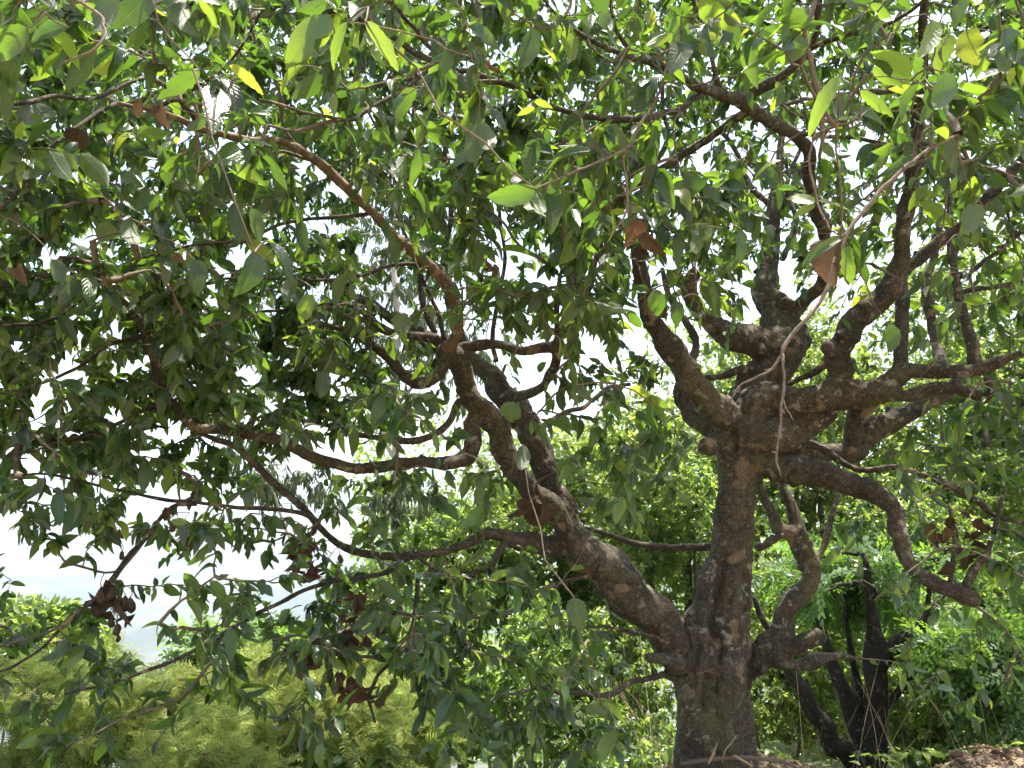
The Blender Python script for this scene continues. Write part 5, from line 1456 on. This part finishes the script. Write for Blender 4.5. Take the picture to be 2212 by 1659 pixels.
# pale gum trees with hanging leaves, far left of centre
def gum(label, stems, crowns, n, seed):
    g = np.random.default_rng(seed)
    base = ground_at(stems[0][0][0], stems[0][0][3])
    T = thing('gum_tree', label, 'tree', base, 'pale gum trees beyond the slope')
    sk = []
    for si, rows in enumerate(stems):
        r = ctl(rows)
        if si == 0:
            r = np.vstack([[*(base - np.array([0, 0, .3])), r[0, 3] * 1.1], r])
        c = catmull(r, 0.1)
        mb = MB()
        tube(mb, c[:, :3], c[:, 3], 10, 0.06, seed + si)
        mb.build('trunk' if si == 0 else 'limb', M_GUMBARK, T)
        sk.append(c[:, :3])
    A = crown_points(crowns, n, g, seed, -0.15)
    paths, par, cnt = grow(np.vstack(sk), A, g, 2.5, -0.1)
    r0 = 0.0022 * cnt ** 0.4
    mb = MB()
    twig_mesh(mb, paths, r0, r0 * .6, 3)
    mb.build('fine_twigs', M_GUMBARK, T, 'stuff')
    L = leaves_on(paths, g, 15, 0.16, 0.115, lambda p, t: g.uniform(0, 1, t.shape), 0.2, 2.6, 6, 0.1, 0.2, 0.4)
    place_leaves(T, L, SH_GUM, M_GUM, 120)


gum('white-stemmed gum tree with drooping narrow leaves against the sky', [
    [(862, 1300, 20, 11), (858, 1150, 19, 11), (856, 1000, 17, 11), (852, 850, 16, 11), (858, 700, 14, 11), (850, 560, 11, 11), (856, 400, 7, 11)],
    [(856, 1000, 9, 11), (800, 900, 8, 11), (740, 790, 7, 11), (660, 700, 6, 10.9), (560, 650, 4, 10.8)],
    [(854, 880, 9, 11), (920, 800, 7, 11), (1000, 700, 6, 11.1), (1050, 560, 4, 11.2)],
    [(856, 940, 7, 11), (780, 930, 6, 10.9), (700, 920, 5, 10.8), (600, 900, 4, 10.7)]],
    [(660, 720, 11, 1.2, 0.9, 0.6), (960, 760, 11, 0.9, 0.8, 0.8), (640, 900, 10.8, 0.9, 0.7, 0.5), (880, 560, 11, 1.2, 0.9, 0.8), (480, 960, 10.8, 0.5, 0.5, 0.5)], 620, 901)
gum('gum tree with a slanting white trunk low behind the branches', [
    [(760, 1420, 20, 10), (785, 1340, 19, 10), (812, 1285, 19, 10), (838, 1225, 18, 10), (850, 1150, 14, 10.1), (842, 1080, 10, 10.2)],
    [(790, 1330, 12, 10), (745, 1300, 12, 10), (700, 1260, 11, 10), (660, 1210, 9, 10), (620, 1150, 7, 10), (590, 1060, 5, 10)]],
    [(640, 1040, 10, 0.7, 0.6, 0.4), (880, 1050, 10.2, 0.6, 0.6, 0.4)], 200, 905)

# ------------------------------------------------------------------ low growth on the slope
g = np.random.default_rng(61)


def undergrowth():
    n = 26000
    x = g.uniform(-7, 9, n)
    y = g.uniform(3.4, 15, n)
    d = y - edge_y(x)
    k = (d > 0.35) & (g.uniform(0, 1, n) < np.where(y > 10, 0.5, 1)) & (vnoise(np.stack([x, y, x * 0], -1) * 1.3, 3) > -0.35)
    x, y, d = x[k], y[k], d[k]
    n = len(x)
    z = height(x, y)
    hgt = np.minimum(g.uniform(0.02, 0.75, n), 0.06 + d * 0.22)
    pos = np.stack([x, y, z + hgt], -1)
    a = g.uniform(0, 6.283, n)
    dirs = np.stack([np.cos(a), np.sin(a), g.uniform(-0.9, 0.5, n)], -1)
    nr = np.array([0, 0, 1.0]) + g.normal(0, 0.5, (n, 3))
    l = g.uniform(0.045, 0.105, n)
    T = np.clip(0.5 + 0.28 * g.normal(0, 1, n), 0, 1)
    mb = MB()
    return pos, dirs, nr, l, l * 0.42, g.integers(0, 50, n), T


class _P:                                    # loose ground cover has no parent thing
    location = (0, 0, 0)


def joined(data, shapes, mat, name):
    pos, d, nrm, ln, wd, var, tint = data
    d = norm(d)
    nrm = norm(nrm - d * np.sum(nrm * d, -1, keepdims=True))
    side = np.cross(d, nrm)
    mb = MB()
    for k, (v, q, t, uv) in enumerate(shapes):
        m = var % len(shapes) == k
        n = int(m.sum())
        X = (v[None, :, 0] * wd[m][:, None] + v[None, :, 1] * ln[m][:, None])[..., None] * side[m][:, None, :]
        Y = (v[None, :, 2] * ln[m][:, None])[..., None] * d[m][:, None, :]
        Z = (v[None, :, 3] * ln[m][:, None] + v[None, :, 4] * wd[m][:, None])[..., None] * nrm[m][:, None, :]
        W = pos[m][:, None, :] + X + Y + Z
        off = (np.arange(n) * len(v))[:, None, None]
        mb.add(W.reshape(-1, 3), (q[None] + off).reshape(-1, 4) if len(q) else None, (t[None] + off).reshape(-1, 3), tint=np.repeat(tint[m], len(v)), uv=np.tile(uv, (n, 1)))
    return mb.build(name, mat, None, 'stuff')


def far_wood():
    n = 32000
    px_ = g.uniform(760, 2500, n)
    py_ = g.uniform(905, 1660, n) + 40 * vnoise(np.stack([px_ / 130, px_ * 0, px_ * 0], -1), 8)
    D_ = g.uniform(14.5, 19, n)
    pos = np.array([U(a, b, c) for a, b, c in zip(px_, py_, D_)])
    k = (vnoise(pos * 0.7, 33) > -0.3) & (pos[:, 2] > height(pos[:, 0], pos[:, 1]))
    pos = pos[k]
    n = len(pos)
    d = norm(g.normal(0, 1, (n, 3)) + np.array([0, 0, -0.4]))
    nr = g.normal(0, 0.6, (n, 3)) + np.array([0, -0.5, 0.5])
    l = g.uniform(0.10, 0.2, n)
    return pos, d, nr, l, l * 0.5, g.integers(0, 50, n), np.clip(0.55 + 0.28 * g.normal(0, 1, n), 0, 1)


joined(far_wood(), SH_FAR, M_BGLEAF, 'far_wood')
joined(undergrowth(), SH_FAR, M_BGLEAF, 'undergrowth')
# dry stalks standing between the shrubs
n = 230
x = np.concatenate([g.uniform(1.0, 4.6, n), g.uniform(-2.0, 1.2, n // 3)])
y = np.concatenate([g.uniform(5.3, 7.6, n), g.uniform(5.2, 7.5, n // 3)])
z = height(x, y)
L_ = g.uniform(0.3, 1.0, len(x))
lean = g.normal(0, 0.42, (len(x), 2))
t = np.linspace(0, 1, 6)
P = np.stack([x[:, None] + lean[:, :1] * L_[:, None] * t ** 1.6, y[:, None] + lean[:, 1:] * L_[:, None] * t ** 1.6, z[:, None] + L_[:, None] * t], -1)
mb = MB()
twig_mesh(mb, P, g.uniform(0.0018, 0.0042, len(x)), np.full(len(x), 0.001), 3)
mb.build('dry_stalks', M_STRAW, None, 'stuff')

# ------------------------------------------------------------------ loose soil along the bank
def clod_mesh(seed):
    import bmesh
    bm = bmesh.new()
    bmesh.ops.create_icosphere(bm, subdivisions=2, radius=1.0)
    v = np.array([q.co[:] for q in bm.verts])
    r = 1 + 0.34 * fbm(v * 1.6 + seed * 3.3, 3, seed)
    v2 = v * r[:, None] * np.array([1, 0.9, 0.72])
    for q, c in zip(bm.verts, v2):
        q.co = c
    me = bpy.data.meshes.new('clod')
    bm.to_mesh(me)
    bm.free()
    me.materials.append(M_CLOD)
    return me


def clod_mat():
    k = NT('dry_earth')
    co = k.n('ShaderNodeTexCoord').outputs['Object']
    oi = k.n('ShaderNodeObjectInfo')
    base = k.ramp(k.noise(co, 3.0, 6, 0.7), [(0.3, (0.22, 0.15, 0.09)), (0.7, (0.40, 0.29, 0.185))])
    c = k.mix(1.0, base, k.ramp(oi.outputs['Random'], [(0, (0.7, 0.7, 0.7)), (1, (1.15, 1.1, 1.05))]), 'MULTIPLY')
    p = k.n('ShaderNodeBsdfPrincipled')
    k.l(c, p.inputs['Base Color'])
    p.inputs['Roughness'].default_value = 0.97
    p.inputs['Specular IOR Level'].default_value = 0.1
    bm = k.n('ShaderNodeBump')
    bm.inputs['Strength'].default_value = 0.8
    bm.inputs['Distance'].default_value = 0.15
    k.l(k.noise(co, 6.0, 6, 0.7), bm.inputs['Height'])
    k.l(bm.outputs[0], p.inputs['Normal'])
    k.l(p.outputs[0], k.out.inputs[0])
    return k.m


M_CLOD = clod_mat()
CM = [clod_mesh(i) for i in range(7)]
cnt_ = 0
for it in range(6000):
    if cnt_ >= 270:
        break
    x = g.uniform(0.5, 3.2)
    y = edge_y(x) + g.normal(-0.12, 0.16) if g.uniform() < 0.7 else g.uniform(3.6, 4.7)
    zz = float(height(np.array([x]), np.array([y]))[0])
    if zz < -0.12:
        continue
    q = np.array([x, y, zz])
    qx, qy, qf = project(q)
    s = float(np.exp(g.normal(-4.6, 0.5)))
    if qy > 1700 or (1445 < qx < 1655 and y > 4.2 and y < 4.6):
        continue
    o = bpy.data.objects.new('clod', CM[int(g.integers(0, 7))])
    COL.objects.link(o)
    o.parent = GROUND
    o.location = (x, y, zz + s * 0.25)
    o.scale = (s, s, s)
    o.rotation_euler = g.uniform(0, 6.28, 3)
    cnt_ += 1
# crumbs between the clods
mb = MB()
n = 6000
x = g.uniform(0.4, 3.2, n)
y = edge_y(x) + g.normal(-0.2, 0.25, n)
z = height(x, y)
oc = np.array([(1, 0, 0), (-1, 0, 0), (0, 1, 0), (0, -1, 0), (0, 0, 1), (0, 0, -1)], float)
ot_ = np.array([(0, 2, 4), (2, 1, 4), (1, 3, 4), (3, 0, 4), (2, 0, 5), (1, 2, 5), (3, 1, 5), (0, 3, 5)])
s = np.exp(g.normal(-5.2, 0.45, n))
V = oc[None] * s[:, None, None] * g.uniform(0.6, 1.3, (n, 6, 1)) + np.stack([x, y, z + s * 0.3], -1)[:, None]
mb.add(V.reshape(-1, 3), None, (ot_[None] + (np.arange(n) * 6)[:, None, None]).reshape(-1, 3))
mb.build('soil_crumbs', M_CLOD, GROUND, 'stuff')

# straws and twigs lying on the soil at the trunk foot
def lying(name, label, cat, rows, mat):
    c = catmull(ctl(rows), 0.02)
    mb = MB()
    tube(mb, c[:, :3], c[:, 3], 6, 0.12, 7)
    o = mb.build(name, mat)
    o['label'] = label
    o['category'] = cat


lying('fallen_twig', 'long dry twig lying on the soil across the trunk foot', 'twig', [(1470, 1650, 8, 4.2), (1540, 1640, 9, 4.2), (1620, 1637, 9, 4.2), (1690, 1646, 8, 4.22), (1730, 1662, 6, 4.24)], M_TWIG)
lying('straw', 'upright pale straw stuck in the soil before the trunk', 'straw', [(1530, 1650, 5, 4.15), (1540, 1630, 5, 4.15), (1549, 1606, 3, 4.15)], M_STRAW)
lying('straw', 'bent thin straw leaning up against the trunk foot', 'straw', [(1560, 1648, 3, 4.2), (1566, 1622, 3, 4.2), (1580, 1605, 2.5, 4.22), (1591, 1588, 2, 4.25)], M_STRAW)
lying('fallen_twig', 'short pale twig poking from the soil right of the straws', 'twig', [(1585, 1632, 5, 4.15), (1605, 1643, 5, 4.15), (1625, 1655, 4, 4.15)], M_STRAW)
